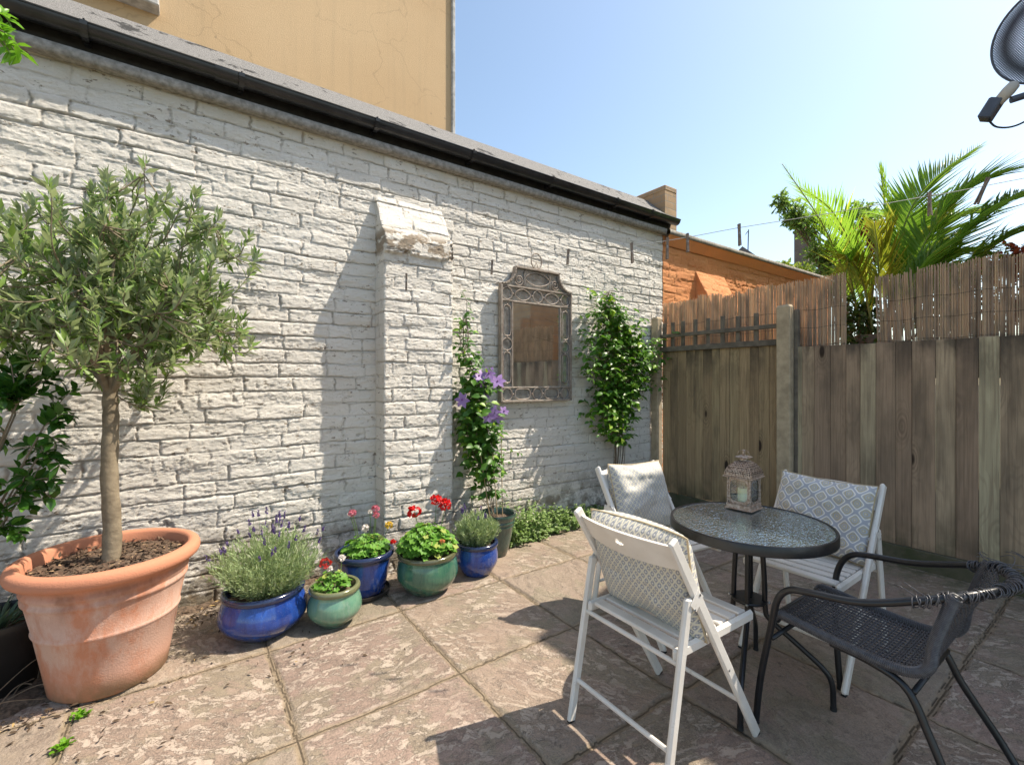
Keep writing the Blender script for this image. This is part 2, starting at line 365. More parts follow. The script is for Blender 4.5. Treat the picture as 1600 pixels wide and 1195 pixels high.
def m_paving():
    k = NT('riven sandstone'); o = k.obj(); sl = k.attr('slab'); jt = k.attr('joint'); s = k.sep(o)
    ofs = k.comb(k.mth('MULTIPLY', sl, 31.7), k.mth('MULTIPLY', sl, 17.3), k.mth('MULTIPLY', sl, 5.))
    v = k.n('VectorMath', {0: o, 1: ofs}, operation='ADD').outputs[0]
    v = k.n('VectorRotate', {'Vector': v, 'Axis': (0, 0, 1), 'Angle': k.mth('MULTIPLY', sl, 2.2)}).outputs[0]
    wv = k.n('VectorMath', {0: v, 1: k.n('VectorMath', {0: k.n('TexNoise', {'Vector': v, 'Scale': 3.2, 'Detail': 5, 'Roughness': .65}).outputs[1], 1: (.55, .22, .3)}, operation='MULTIPLY').outputs[0]}, operation='ADD').outputs[0]
    big = k.noise(k.mp(wv, (1., 2.2, 1.)), 3.3, 7, .6)          # layers of the riven face
    lay = k.mth('FRACT', k.mth('MULTIPLY', big, 6.))
    pale = k.ramp(k.noise(k.mp(wv, (1., 2.3, 1.), loc=(4, 2, 0)), 13., 10, .72), [(.5, 0.), (.53, .85), (.62, 1.)])
    zone = k.mth('MULTIPLY', k.ramp(k.noise(v, 2.3, 3), [(.36, .12), (.58, 1.)]), k.ramp(sl, [(0., 1.), (.7, .9), (.8, .25), (1., .3)]))
    base = k.ramp(sl, [(0., (.29, .21, .165)), (.2, (.39, .285, .225)), (.4, (.32, .245, .18)), (.6, (.40, .31, .235)), (.8, (.28, .24, .175)), (1., (.39, .295, .235))])
    base = k.mix(k.ramp(k.noise(v, 2.6, 4), [(.35, 0.), (.7, .55)]), base, (.31, .22, .18))
    base = k.mix(k.ramp(k.noise(v, 4.2, 6, .65), [(.5, 0.), (.56, .55)]), base, (.25, .225, .15))
    base = k.mix(k.ramp(k.noise(k.mp(wv, (1.6, 1., 1.)), 6., 9, .72), [(.54, 0.), (.58, .38)]), base, (.16, .12, .095))
    base = k.mix(k.mth('MULTIPLY', k.ramp(k.noise(o, 160, 4, .8), [(.4, 1.), (.6, 0.)]), .45), base, (.1, .08, .07))
    c = k.mix(k.mth('MULTIPLY', k.mth('MULTIPLY', pale, zone), .66), base, (.53, .44, .36))
    edge = k.ramp(lay, [(0., 1.), (.05, 0.)])
    c = k.mix(k.mth('MULTIPLY', edge, .4), c, (.46, .385, .31))
    c = k.mix(k.mth('MULTIPLY', k.ramp(lay, [(.9, 0.), (.985, 1.)]), .5), c, (.12, .095, .075))
    crk = k.n('TexVoronoi', {'Vector': wv, 'Scale': 1.4}, feature='DISTANCE_TO_EDGE').outputs[0]
    c = k.mix(k.mth('MULTIPLY', k.ramp(crk, [(0., 1.), (.007, 0.)]), k.mth('MULTIPLY', zone, .5)), c, (.08, .06, .05))
    dk = k.ramp(k.noise(o, 16, 5, .65), [(.62, 0.), (.68, .6)]); c = k.mix(dk, c, (.09, .075, .06))
    mort = k.mix(k.noise(o, 40, 5, .7), (.36, .28, .19), (.17, .13, .09))
    mort = k.mix(k.ramp(k.attr('crack'), [(.4, 0.), (.8, .85)]), mort, (.045, .035, .025))
    c = k.mix(jt, c, mort)
    # green damp at the foot of walls
    dmp = k.mth('MULTIPLY', k.attr('damp'), k.ramp(k.noise(o, 9, 5, .65), [(.4, 0.), (.6, .8)])); c = k.mix(dmp, c, (.1, .1, .045))
    h = k.mth('ADD', k.mth('MULTIPLY', big, 1.), k.mth('MULTIPLY', k.mth('MULTIPLY', pale, zone), .09))
    h = k.mth('ADD', h, k.mth('MULTIPLY', lay, -.04)); h = k.mth('ADD', h, k.mth('MULTIPLY', k.noise(o, 130, 4, .75), .08))
    return k.set(base=c, rough=.7, spec=.3, normal=k.bump(h, .9, .035))
M_pave = m_paving()
M_soil = simple('dark soil and debris', (.055, .038, .026), .95, c2=(.16, .11, .075), nscale=70, bs=1., bscale=70)
M_ground = simple('far ground', (.09, .1, .05), .95, c2=(.14, .11, .07), nscale=2, bs=.3)

# ================================================================ GROUND
def grid_mesh(xs, ys, fn):
    X, Y = np.meshgrid(xs, ys, indexing='ij'); Z, at = fn(X, Y); nx, ny = X.shape
    V = np.stack([X, Y, Z], -1).reshape(-1, 3); i = np.arange(nx * ny).reshape(nx, ny)
    F = np.stack([i[:-1, :-1], i[1:, :-1], i[1:, 1:], i[:-1, 1:]], -1).reshape(-1, 4); return V, F, at
tag(obj('ground', MB().box((20, 20, -.3), (400, 400, .5)), M_ground), kind='structure')
XL = np.array([-6 + .73 * 0] + [-4.05, -3.32, -2.59, -1.86, -1.13, -.40, .35, 1.075, 1.805, 2.52, 3.265, 3.99, 4.7])
YL = np.array([-3.6, -2.9, -2.2, -1.5, -.81, -.12, .58, 1.27, 1.95, 2.69, 3.6])
def pave_h(X, Y):
    wx = X + (fbm(X * 3, Y * 3, 11) - .5) * .03 + (fbm(X * 25, Y * 25, 12, 3) - .5) * .012
    wy = Y + (fbm(X * 3, Y * 3, 13) - .5) * .03 + (fbm(X * 25, Y * 25, 14, 3) - .5) * .012
    ix = np.searchsorted(XL, wx); iy = np.searchsorted(YL, wy)
    dx = np.min(np.abs(wx[..., None] - XL), -1); dy = np.min(np.abs(wy[..., None] - YL), -1)
    d = np.minimum(dx, dy); hw = .012 + .006 * vn(ix * 1.7, iy * 2.3, 15)
    joint = 1 - sst(hw - .004, hw + .005, d)
    rg = _tab(16); slab = rg[ix & 255, iy & 255]; tilt = (rg[(ix + 9) & 255, iy & 255] - .5) * .006
    big = fbm(X * 2.2 + slab * 30, Y * 4 + slab * 11, 17, 5); lay = np.floor(big * 9) / 9
    h = (big - .5) * .012 + (lay - .5) * .007 + (slab - .5) * .004 + tilt * 2 * (X - 2) * .2
    mort = -.007 + (fbm(X * 30, Y * 30, 18, 4) - .5) * .008
    crack = sst(.004, .0, np.abs(d - hw * .75)) * sst(.42, .55, fbm(X * 4, Y * 4, 19, 3))
    h = h * (1 - joint) + mort * joint - crack * .006 * joint
    damp = np.maximum(sst(.35, 0, 4.4 - X), sst(.1, .0, 3.45 - Y) * .5)
    return h, (slab, joint, crack, damp)
xs = np.concatenate([np.arange(-5, -1, .05), np.arange(-1, 4.5, .0075)]); ys = np.concatenate([np.arange(-3, .0, .04), np.arange(.0, 3.5, .0075)])
V, F, at = grid_mesh(xs, ys, pave_h); me = mesh_np('patio_paving', V, F)
for n_, a_ in zip(('slab', 'joint', 'crack', 'damp'), at): pattr(me, n_, a_)
tag(obj('patio_paving', me, M_pave, smooth=True), kind='structure')

# ================================================================ BRICK HEIGHTFIELDS
def bricks(U, Z, ch, seed):
    rg = np.random.default_rng(seed)
    Z2 = Z + (fbm(U * .9, Z * 1.3, seed, 3) - .5) * .045 + (fbm(U * 14, Z * 7, seed + 3, 4, .6) - .5) * .011
    row = np.floor(Z2 / ch).astype(int); fv = Z2 / ch - row; U2 = U + (fbm(U * 9, Z * 26, seed + 5, 4) - .5) * .03
    idx = np.zeros_like(row); du = np.full(U.shape, 9.)
    for r in np.unique(row):
        L = []; x = U.min() - 1 - rg.random() * .3
        while x < U.max() + 1: L.append(x); x += rg.choice([.29, .28, .15, .34], p=[.35, .3, .12, .23]) * (1 + .08 * rg.normal())
        L = np.array(L); m = row == r; q = np.searchsorted(L, U2[m]); idx[m] = q
        du[m] = np.minimum(np.abs(U2[m] - L[np.clip(q, 0, len(L) - 1)]), np.abs(U2[m] - L[np.clip(q - 1, 0, None)]))
    T = _tab(seed + 8); b1 = T[row & 255, idx & 255]; b2 = T[(row + 31) & 255, (idx + 7) & 255]; b3 = T[(row + 77) & 255, (idx + 19) & 255]
    rag = (fbm(U * 22, Z * 30, seed + 11, 4) - .5)
    fill = sst(.4, .62, fbm(U * 1.7, row * 3.3 + Z * 2, seed + 15, 3))         # how far the joint is filled with paint
    mh = .085 + .05 * T[(row + 3) & 255, 5] + rag * .16                          # share of the course that is mortar
    inm = sst(mh + .05, mh - .03, fv)
    dep = .006 + .013 * (1 - fill)
    hm = .0035 - (dep + .0035) * np.clip(fv / mh, 0, 1) ** 1.3
    lip = sst(.9, 1., fv) * .0                                                 
    face = (b1 - .5) * .007 + (b2 - .5) * .008 * (fv - .5) + (b3 - .5) * .05 * du * 0
    rough = (fbm(U * 6, Z * 20, seed + 20, 5, .6) - .5) * .0050 + (fbm(U * 45, Z * 85, seed + 26, 3, .7) - .5) * .0065
    rnd = -.003 * sst(.93, 1.0, fv) - .003 * sst(.008, 0, du)
    vj = sst(.009 + rag * .02, .002, du) * (.25 + .75 * sst(.35, .65, b2 + rag)); 
    h = (face + rough + rnd) * (1 - inm) + (hm + rough * .4) * inm
    h = h - vj * (1 - inm) * (.004 + .008 * (1 - fill))
    fl = fbm(U * 5, Z * 15, seed + 33, 5, .6); h = h + (.0022 * sst(.50, .507, fl) + .002 * sst(.60, .607, fl) - .0018 * sst(.42, .412, fl)) * (1 - inm)
    pits = sst(.73, .78, fbm(U * 26, Z * 30, seed + 30, 4)) * sst(.45, .6, fbm(U * 1.5, Z * 2, seed + 37, 3)); h = h - pits * .007
    groove = np.clip(np.maximum(inm * sst(.3, 1., fv / np.maximum(mh, .02)) * (1 - .55 * fill), vj * .6) + pits * .5, 0, 1)
    return h, groove, b3
def wall_field(name, x0, x1, z0, z1, Y, res, seed, mat, parent, ch=.0945, chipf=None):
    xs = np.arange(x0, x1 + res * .5, res); zs = np.arange(z0, z1 + res * .5, res); X, Z = np.meshgrid(xs, zs, indexing='ij')
    h, g, b = bricks(X, Z, ch, seed); nx, nz = X.shape
    chip = np.zeros_like(h) if chipf is None else chipf(X, Z)
    bow = (fbm(X * .7, Z * .9, seed + 40, 2) - .5) * .02
    V = np.stack([X, Y - h - bow * 0 + chip * .003, Z], -1).reshape(-1, 3); i = np.arange(nx * nz).reshape(nx, nz)
    F = np.stack([i[:-1, :-1], i[1:, :-1], i[1:, 1:], i[:-1, 1:]], -1).reshape(-1, 4)
    me = mesh_np(name, V - np.array(root_loc(parent)), F); pattr(me, 'brick', b); pattr(me, 'groove', g); pattr(me, 'chip', chip)
    return obj(name, me, mat, parent, smooth=True)
def pier_field(name, x0, x1, z0, zf, zt, Y, p, res, seed, mat, parent, cap=True):
    """brick pier: full projection p up to zf, sloping back to the wall at zt"""
    W = x1 - x0; ss = np.arange(0, W + 2 * p + res * .5, res); zs = np.arange(z0, zt, res); S, Z = np.meshgrid(ss, zs, indexing='ij')
    h, g, b = bricks(S + 3.3, Z, .0945, seed)
    pr = p * np.clip((zt - Z) / (zt - zf), 0, 1)
    if cap:   # oversailing broken courses just under the slope
        c = sst(zf - .13, zf - .115, Z) * sst(zf + .08, zf + .04, Z) * .026 * (fbm(S * 8, Z * 10, seed + 50, 3) > .42); pr = pr + c
    k = pr / p; a = np.clip(S / p, 0, 1); e = np.clip((S - p - W) / p, 0, 1); mid = np.clip((S - p) / W, 0, 1)
    X = x0 + mid * W; D = pr * (a - e)
    left = S < p; right = S > p + W; nxm = np.where(left, -1, np.where(right, 1, 0)); front = (~left) & (~right)
    h = h * np.where(front, 1., .6); rd = .012 * (sst(.012, 0, np.abs(S - p)) + sst(.012, 0, np.abs(S - p - W)))
    X = X + nxm * h; Yy = Y - D - np.where(front, h, 0) + rd * .5
    chip = sst(.42, .52, fbm(S * 11, Z * 22, seed + 60, 5, .65)) * sst(zf - .16, zf - .09, Z) * sst(zf + .10, zf + .02, Z) if cap else np.zeros_like(h)
    chip = chip * .85
    V = np.stack([X, Yy, Z], -1).reshape(-1, 3); nx, nz = X.shape; i = np.arange(nx * nz).reshape(nx, nz)
    F = np.stack([i[:-1, :-1], i[1:, :-1], i[1:, 1:], i[:-1, 1:]], -1).reshape(-1, 4)
    me = mesh_np(name, V - np.array(root_loc(parent)), F); pattr(me, 'brick', b); pattr(me, 'groove', g); pattr(me, 'chip', chip)
    return obj(name, me, mat, parent, smooth=True)
WY = 3.45
out = thing('outbuilding', 'long whitewashed brick outbuilding with black gutter and grey felt roof', 'outbuilding', (1.2, 3.6, 0))
chf = lambda X, Z: .8 * sst(.63, .7, fbm(X * 9, Z * 12, 210, 4)) * sst(.55, .05, Z + (X > 1) * .0)
wall_field('brick_wall', -1.6, 4.625, -.02, 3.16, WY, .0058, 101, M_white, out, chipf=chf)
obj('side_wall', MB().box((1.5, 4.9, 1.57), (6.2, 2.85, 3.14)).box((-3.1, 3.55, 1.57), (3., .2, 3.14)), M_white, out)
pier_field('pilaster', 1.167, 1.727, -.02, 2.46, 2.81, WY, .186, .006, 131, M_white, out)
# rough concrete ledge
def rough_bar(x0, x1, y0, y1, z0, z1, res, seed, amp):
    xs = np.arange(x0, x1, res); prof = [(y1, z0), ((y0 + y1) / 2, z0), (y0, z0), (y0, (z0 + z1) / 2), (y0, z1), ((y0 + y1) / 2, z1 + .004), (y1, z1 + .006)]
    V = []; n = len(prof)
    for x in xs:
        for j, (yy, zz) in enumerate(prof):
            q = (float(fbm(np.array(x * 14.), np.array(j * 3.7), seed, 3)) - .5) * amp; V.append((x, yy + q, zz + q * .7))
    m = len(xs); i = np.arange(m * n).reshape(m, n); F = np.stack([i[:-1, :-1], i[:-1, 1:], i[1:, 1:], i[1:, :-1]], -1).reshape(-1, 4)
    return np.array(V), F
obj('ledge', rough_bar(-4.6, 4.66, 3.395, 3.56, 3.135, 3.195, .03, 61, .012), M_conc, out)
obj('fascia', MB().box((.075, 3.475, 3.262), (9.35, .03, .145)), M_fascia, out)
obj('roof', MB().add([(-4.6, 3.405, 3.34), (4.76, 3.405, 3.34), (4.76, 3.78, 3.68), (-4.6, 3.78, 3.68), (-4.6, 3.405, 3.325), (4.76, 3.405, 3.325), (4.76, 6.3, 3.72), (-4.6, 6.3, 3.72), (4.76, 6.3, 3.2), (4.76, 3.46, 3.2)],
    [(0, 1, 2, 3), (4, 5, 1, 0), (3, 2, 6, 7), (1, 5, 9, 8, 6, 2)]), M_felt, out)
gb = MB(); gn = 12; gx = [-4.6, 4.80]
prof = [(3.375 + .053 * math.cos(PI + PI * k / gn), 3.315 + .058 * math.sin(PI + PI * k / gn)) for k in range(gn + 1)]
inn = [(3.375 + .049 * math.cos(PI + PI * k / gn), 3.315 + .053 * math.sin(PI + PI * k / gn)) for k in range(gn + 1)][::-1]
P_ = prof + inn; n_ = len(P_)
gb.add([(x, a, b) for x in gx for a, b in P_], [(k, (k + 1) % n_, n_ + (k + 1) % n_, n_ + k) for k in range(n_)])
gb.tube([(-4.6, 3.322, 3.315), (4.8, 3.322, 3.315)], .006, 6)
gut = obj('gutter', gb, M_black, out, smooth=True, sharp=40)
for x in (-.45, .28, 1.14, 1.96, 2.83, 3.72, 4.3):
    b_ = MB(); pr = [(x + dx, 3.375 + r * math.cos(PI + PI * k / 10), 3.315 + (r + .004) * math.sin(PI + PI * k / 10)) for dx in (-.016, .016) for r in (.067,) for k in range(11)]
    b_.add(pr, [(k, k + 1, 12 + k, 11 + k) for k in range(10)]); b_.box((x, 3.44, 3.285), (.028, .05, .07)); b_.tube([(x, 3.318, 3.325), (x, 3.345, 3.335)], .005, 5)
    obj('bracket', b_, M_black, gut)
# joint collar of the gutter
b_ = MB(); pr = [(.2 + dx, 3.375 + .06 * math.cos(PI + PI * k / 12), 3.315 + .065 * math.sin(PI + PI * k / 12)) for dx in (-.06, .06) for k in range(13)]
b_.add(pr, [(k, k + 1, 14 + k, 13 + k) for k in range(12)]); obj('collar', b_, M_black, gut, smooth=True)
# orange neighbour wall
ow = thing('garden_wall', 'bright orange painted brick wall with sloping buttress beyond the reed screen', 'wall', (7, 3.5, 0))
wall_field('brick_wall', 4.632, 9.3, 1.2, 3.13, WY, .012, 301, M_orange, ow)
obj('core', MB().box((6.98, 3.62, 1.5), (4.64, .25, 3.0)), M_orange, ow)
pier_field('buttress', 5.30, 5.95, 1.2, 2.36, 2.8, WY, .22, .012, 331, M_orange, ow, cap=False)
obj('soffit', MB().add([(4.64, 3.44, 3.02), (9.3, 3.44, 3.02), (9.3, 3.36, 3.125), (4.64, 3.36, 3.125)], [(0, 1, 2, 3)]), M_orange, ow)
obj('coping', rough_bar(4.64, 9.32, 3.35, 3.8, 3.128, 3.18, .05, 67, .012), M_conc, ow)
# brick parapet at the roof end
pp = thing('brick_parapet', 'short brown brick parapet at the far end of the felt roof', 'parapet', (4.88, 3.7, 3.2))
obj('brickwork', MB().box((4.885, 3.83, 3.3), (.23, .62, .86)), M_stock, pp)
obj('cap_course', MB().box((4.885, 3.83, 3.762), (.238, .628, .064), bev=.008), M_stock, pp)
# ochre house
yh = thing('rendered_house', 'tall ochre rendered house with hairline cracks behind the felt roof', 'house', (0, 8, 0))
obj('wall', MB().box((-3.9, 9., 6.5), (14.1, 6., 13.)), M_render, yh)
obj('corner_trim', MB().box((3.17, 5.985, 6.5), (.05, .06, 13.), bev=.01), M_sill, yh)
wn = obj('window', MB().box((-1.2, 5.965, 6.1), (1.5, .05, 1.55)), simple('dark window glass', (.04, .05, .06), .1), yh)
obj('sill', MB().box((-1.1, 5.93, 5.22), (1.74, .2, .1), bev=.01), M_sill, wn)
obj('frame', MB().box((-1.97, 5.95, 6.1), (.07, .09, 1.6)).box((-.43, 5.95, 6.1), (.07, .09, 1.6)).box((-1.2, 5.95, 6.9), (1.6, .09, .07)).box((-1.2, 5.95, 6.1), (1.5, .09, .05)), simple('white window frame', (.7, .7, .68), .5), wn)

# ================================================================ FENCES
def fence_panel(y0, y1, z0, z1, mat, label, seed, bw=.1):
    t = thing('fence', label, 'fence', (4.44, (y0 + y1) / 2, 0)); rg = random.Random(seed); mb = MB(); y = y0
    while y < y1 - .02:
        w_ = min(bw * (1 + rg.uniform(-.18, .18)), y1 - y); lean = rg.uniform(0, .007)
        mb.box((4.455 + lean, y + w_ / 2, (z0 + z1) / 2 + rg.uniform(-.004, .004)), (.014, w_ - .0025, z1 - z0), rz=rg.uniform(-.03, .05), bev=.002); y += w_
    obj('boards', mb, mat, t); return t
pa = fence_panel(2.045, 3.33, .15, 1.745, M_fence2, 'brown closeboard fence panel with open trellis strip, beside the white wall', 3, .095)
tr = MB()
tr.box((4.437, 2.688, 1.755), (.035, 1.285, .055), bev=.004); tr.box((4.437, 2.688, 1.905), (.03, 1.285, .04), bev=.004)
obj('rails', tr, M_darkpost, pa)
rg = random.Random(5)
for i, y in enumerate((3.3, 3.19, 3.06, 2.91, 2.76, 2.6, 2.44, 2.26)):
    obj('picket', MB().box((4.462, y, 1.9), (.018, .042, .3 + rg.uniform(-.02, .02)), bev=.003), M_darkpost, pa)
pb = fence_panel(-.05, 1.915, .15, 1.70, M_fence, 'grey-brown closeboard fence panel with dark knots, behind the wicker chair', 9, .118)
for y in (2.69, .93):
    g_ = thing('gravel_board', ('mossy gravel board under the trellis-topped fence panel' if y > 2 else 'mossy gravel board under the knotted fence panel'), 'gravel board', (4.45, y, 0), group='boards along the foot of the fence')
    obj('board', MB().box((4.45, y, .07), (.045, 1.28 if y > 2 else 1.96, .15), bev=.005), simple('mossy board', (.1, .09, .06), .95, c2=(.06, .065, .03), nscale=9, bs=.8), g_)
def post(y, h, w_, mat, label):
    t = thing('fence_post', label, 'fence post', (4.43, y, 0)); m = MB(); x0 = 4.385; x1 = 4.475
    v = [(x, yy, z) for z in (0, h - .012) for x in (x0, x1) for yy in (y - w_ / 2, y + w_ / 2)]; c = .008
    prof = [(-1, -1), (1, -1), (1, 1), (-1, 1)]; rows = []
    for z, q in ((0, 0), (h - .02, 0), (h, .012)):
        ring = []
        for sx, sy in prof:
            ring += [(4.43 + sx * (.045 - q - (c if k == (sx * sy > 0) else 0)), y + sy * (w_ / 2 - q - (0 if k == (sx * sy > 0) else c)), z) for k in (0, 1)]
        rows.append(ring)
    vs = [p for r in rows for p in r]; n = 8
    m.add(vs, [(i * n + k, i * n + (k + 1) % n, (i + 1) * n + (k + 1) % n, (i + 1) * n + k) for i in range(2) for k in range(n)] + [tuple(2 * n + k for k in range(n))])
    obj('shaft', m, mat, t); return t
post(1.985, 2.085, .12, M_post, 'tall pale timber post between the two fence panels')
post(3.385, 2.13, .09, M_post, 'timber corner post against the white brick wall')
t = thing('fence_batten', 'thin dark batten nailed beside the tall middle fence post', 'batten', (4.5, 1.9, 0)); obj('batten', MB().box((4.478, 1.905, 1.02), (.05, .035, 2.04), bev=.004), M_darkpost, t)
def reed_screen(y0, y1, zb, top, label, seed, lean=0):
    t = thing('reed_screen', label, 'reed screen', (4.6, (y0 + y1) / 2, 0), group='reed screens above the fence'); rg = random.Random(seed); mb = MB(); y = y0; step = 0
    while y < y1:
        r = rg.uniform(.0026, .0048)
        if rg.random() < .04: step = rg.uniform(-.03, .03)
        z = top(y) + step + rg.uniform(-.012, .012); dy = rg.uniform(-.004, .004) + lean * (1 if y > y1 - .25 else 0); x = 4.6 + rg.uniform(-.006, .006)
        mb.tube([(x, y, zb), (x + rg.uniform(-.004, .004), y + dy * .5, (zb + z) / 2), (x, y + dy, z)], [r, r * 1.0, r * .85], 5)
        y += r * 1.75 + (rg.uniform(0, .0006) if rg.random() < .93 else rg.uniform(.002, .006))
    y = y0
    while y < y1:
        r = rg.uniform(.003, .005); z = top(y) - rg.uniform(.0, .05); mb.tube([(4.613, y, zb), (4.613, y + rg.uniform(-.006, .006), z)], r, 5); y += r * rg.uniform(2., 4.6)
    obj('reeds', mb, M_reed, t); wm = MB()
    for z in (zb + .13, zb + .3, zb + .46, zb + .62):
        for s_ in (-1, 1):
            wm.tube([(4.6 + s_ * .0075, y0 + (y1 - y0) * k / 30, z + .006 * math.sin(k * 1.3)) for k in range(31)], .0014, 4)
    obj('wires', wm, M_wire, t); return t
reed_screen(1.575, 3.42, 1.42, lambda y: 2.335 - .02 * (3.4 - y) - .02 * math.sin(y * 3) - (.02 if y > 3.1 else 0), 'reed screen roll in front of the orange wall, above the trellis', 21)
reed_screen(-.6, 1.352, 1.42, lambda y: 2.265 + .012 * math.sin(y * 4), 'reed screen roll under the palm fronds, above the knotted fence panel', 22, .03)
# house on the sunny side, outside the frame: seen in the mirror, throws the big shade
nh = thing('brick_house', 'brown brick neighbouring house beside the fence, seen in the mirror', 'house', (7, -2, 0))
obj('wall', MB().box((7.95, -3.65, 2.65), (6., 8., 5.3)), M_stock, nh)
obj('low_wall', MB().box((4.84, -3.65, 1.25), (.2, 8., 2.5)), M_stock, nh)
obj('roof', MB().add([(4.95, -7.8, 5.3), (11.2, -7.8, 5.3), (11.2, .4, 5.3), (4.95, .4, 5.3), (8, -7.8, 7.), (8, .4, 7.)], [(0, 3, 5, 4), (1, 4, 5, 2), (0, 4, 1), (3, 2, 5), (0, 1, 2, 3)]), M_greybrick, nh)
# ================================================================ FURNITURE
def m_wpaint():
    k = NT('white painted wood'); o = k.obj(); c = k.mix(k.ramp(k.noise(o, 9, 5), [(.35, 0.), (.7, 1.)]), (.76, .73, .68), (.66, .625, .57))
    c = k.mix(k.mth('MULTIPLY', k.ramp(k.noise(o, 34, 7, .75), [(.6, 0.), (.68, 1.)]), .35), c, (.45, .38, .28))
    c = k.mix(k.ramp(k.noise(o, 90, 2), [(.75, 0.), (.78, .6)]), c, (.25, .19, .13))
    return k.set(base=c, rough=.45, normal=k.bump(k.noise(k.mp(o, (1, .2, 1)), 130, 4), .25, .003))
M_wpaint = m_wpaint()
M_screw = simple('zinc screws', (.5, .5, .5), .35, 1.)
M_dark = simple('dark powder coat', (.009, .01, .012), .34, c2=(.016, .017, .02), nscale=20, bs=.05)
M_rubber = simple('rubber foot', (.02, .02, .02), .8)
def cushion_mat(name, kind):
    k = NT(name); uv = k.sep(k.uv()); a = k.attr('piping')
    if kind == 'tile':
        n = 5.7; u = k.mth('ADD', k.mth('MULTIPLY', uv[0], n), k.mth('MULTIPLY', uv[1], n * .84)); v = k.mth('SUBTRACT', k.mth('MULTIPLY', uv[1], n * .84), k.mth('MULTIPLY', uv[0], n))
    else:
        n = 17.; u = k.mth('ADD', k.mth('MULTIPLY', uv[0], n), k.mth('MULTIPLY', uv[1], n * .7)); v = k.mth('SUBTRACT', k.mth('MULTIPLY', uv[1], n * .7), k.mth('MULTIPLY', uv[0], n))
    fu = k.mth('ABSOLUTE', k.mth('SUBTRACT', k.mth('FRACT', u), .5)); fv = k.mth('ABSOLUTE', k.mth('SUBTRACT', k.mth('FRACT', v), .5))
    e = k.mth('POWER', k.mth('ADD', k.mth('POWER', fu, 5.), k.mth('POWER', fv, 5.)), .2)          # rounded square distance
    cd = k.mth('SQRT', k.mth('ADD', k.mth('MULTIPLY', fu, fu), k.mth('MULTIPLY', fv, fv)))
    if kind == 'tile':
        c = k.ramp(e, [(0., (.5, .44, .31)), (.33, (.47, .41, .28)), (.355, (.78, .75, .69)), (.415, (.78, .75, .69)), (.43, (.43, .44, .48)), (.5, (.40, .41, .45))], 'LINEAR')
        pet = k.mth('ABSOLUTE', k.mth('MULTIPLY', k.mth('MULTIPLY', fu, fv), 40.)); ring = k.mth('SINE', k.mth('MULTIPLY', cd, 42.))
        m = k.mth('MULTIPLY', k.ramp(k.mth('ADD', ring, k.mth('MULTIPLY', k.mth('SINE', k.mth('MULTIPLY', pet, 3.)), .6)), [(.35, 0.), (.6, 1.)]), k.ramp(e, [(.3, 1.), (.33, 0.)]))
        c = k.mix(m, c, (.42, .45, .52)); c = k.mix(k.ramp(cd, [(.05, 1.), (.07, 0.)]), c, (.6, .58, .52))
    else:
        c1 = (.3, .31, .35) if kind == 'small' else (.24, .25, .28)
        c = k.ramp(e, [(0., (.62, .6, .56)), (.12, (.62, .6, .56)), (.16, c1), (.37, c1), (.41, (.66, .6, .42)), (.5, (.68, .62, .45))], 'LINEAR')
        m = k.ramp(k.mth('MULTIPLY', fu, fv), [(.02, 0.), (.03, 1.)]); c = k.mix(k.mth('MULTIPLY', m, .5), c, (.55, .54, .5))
    c = k.mix(a, c, (.55, .44, .28)); o = k.obj()
    wv = k.n('TexNoise', {'Vector': o, 'Scale': 900., 'Detail': 1.}).outputs[0]
    return k.set(base=c, rough=.9, sheen=.2, spec=.2, normal=k.bump(wv, .3, .002))
M_cA = cushion_mat('pale trellis cloth', 'small'); M_cB = cushion_mat('grey and cream trellis cloth', 'small2'); M_cC = cushion_mat('blue and gold tile cloth', 'tile')
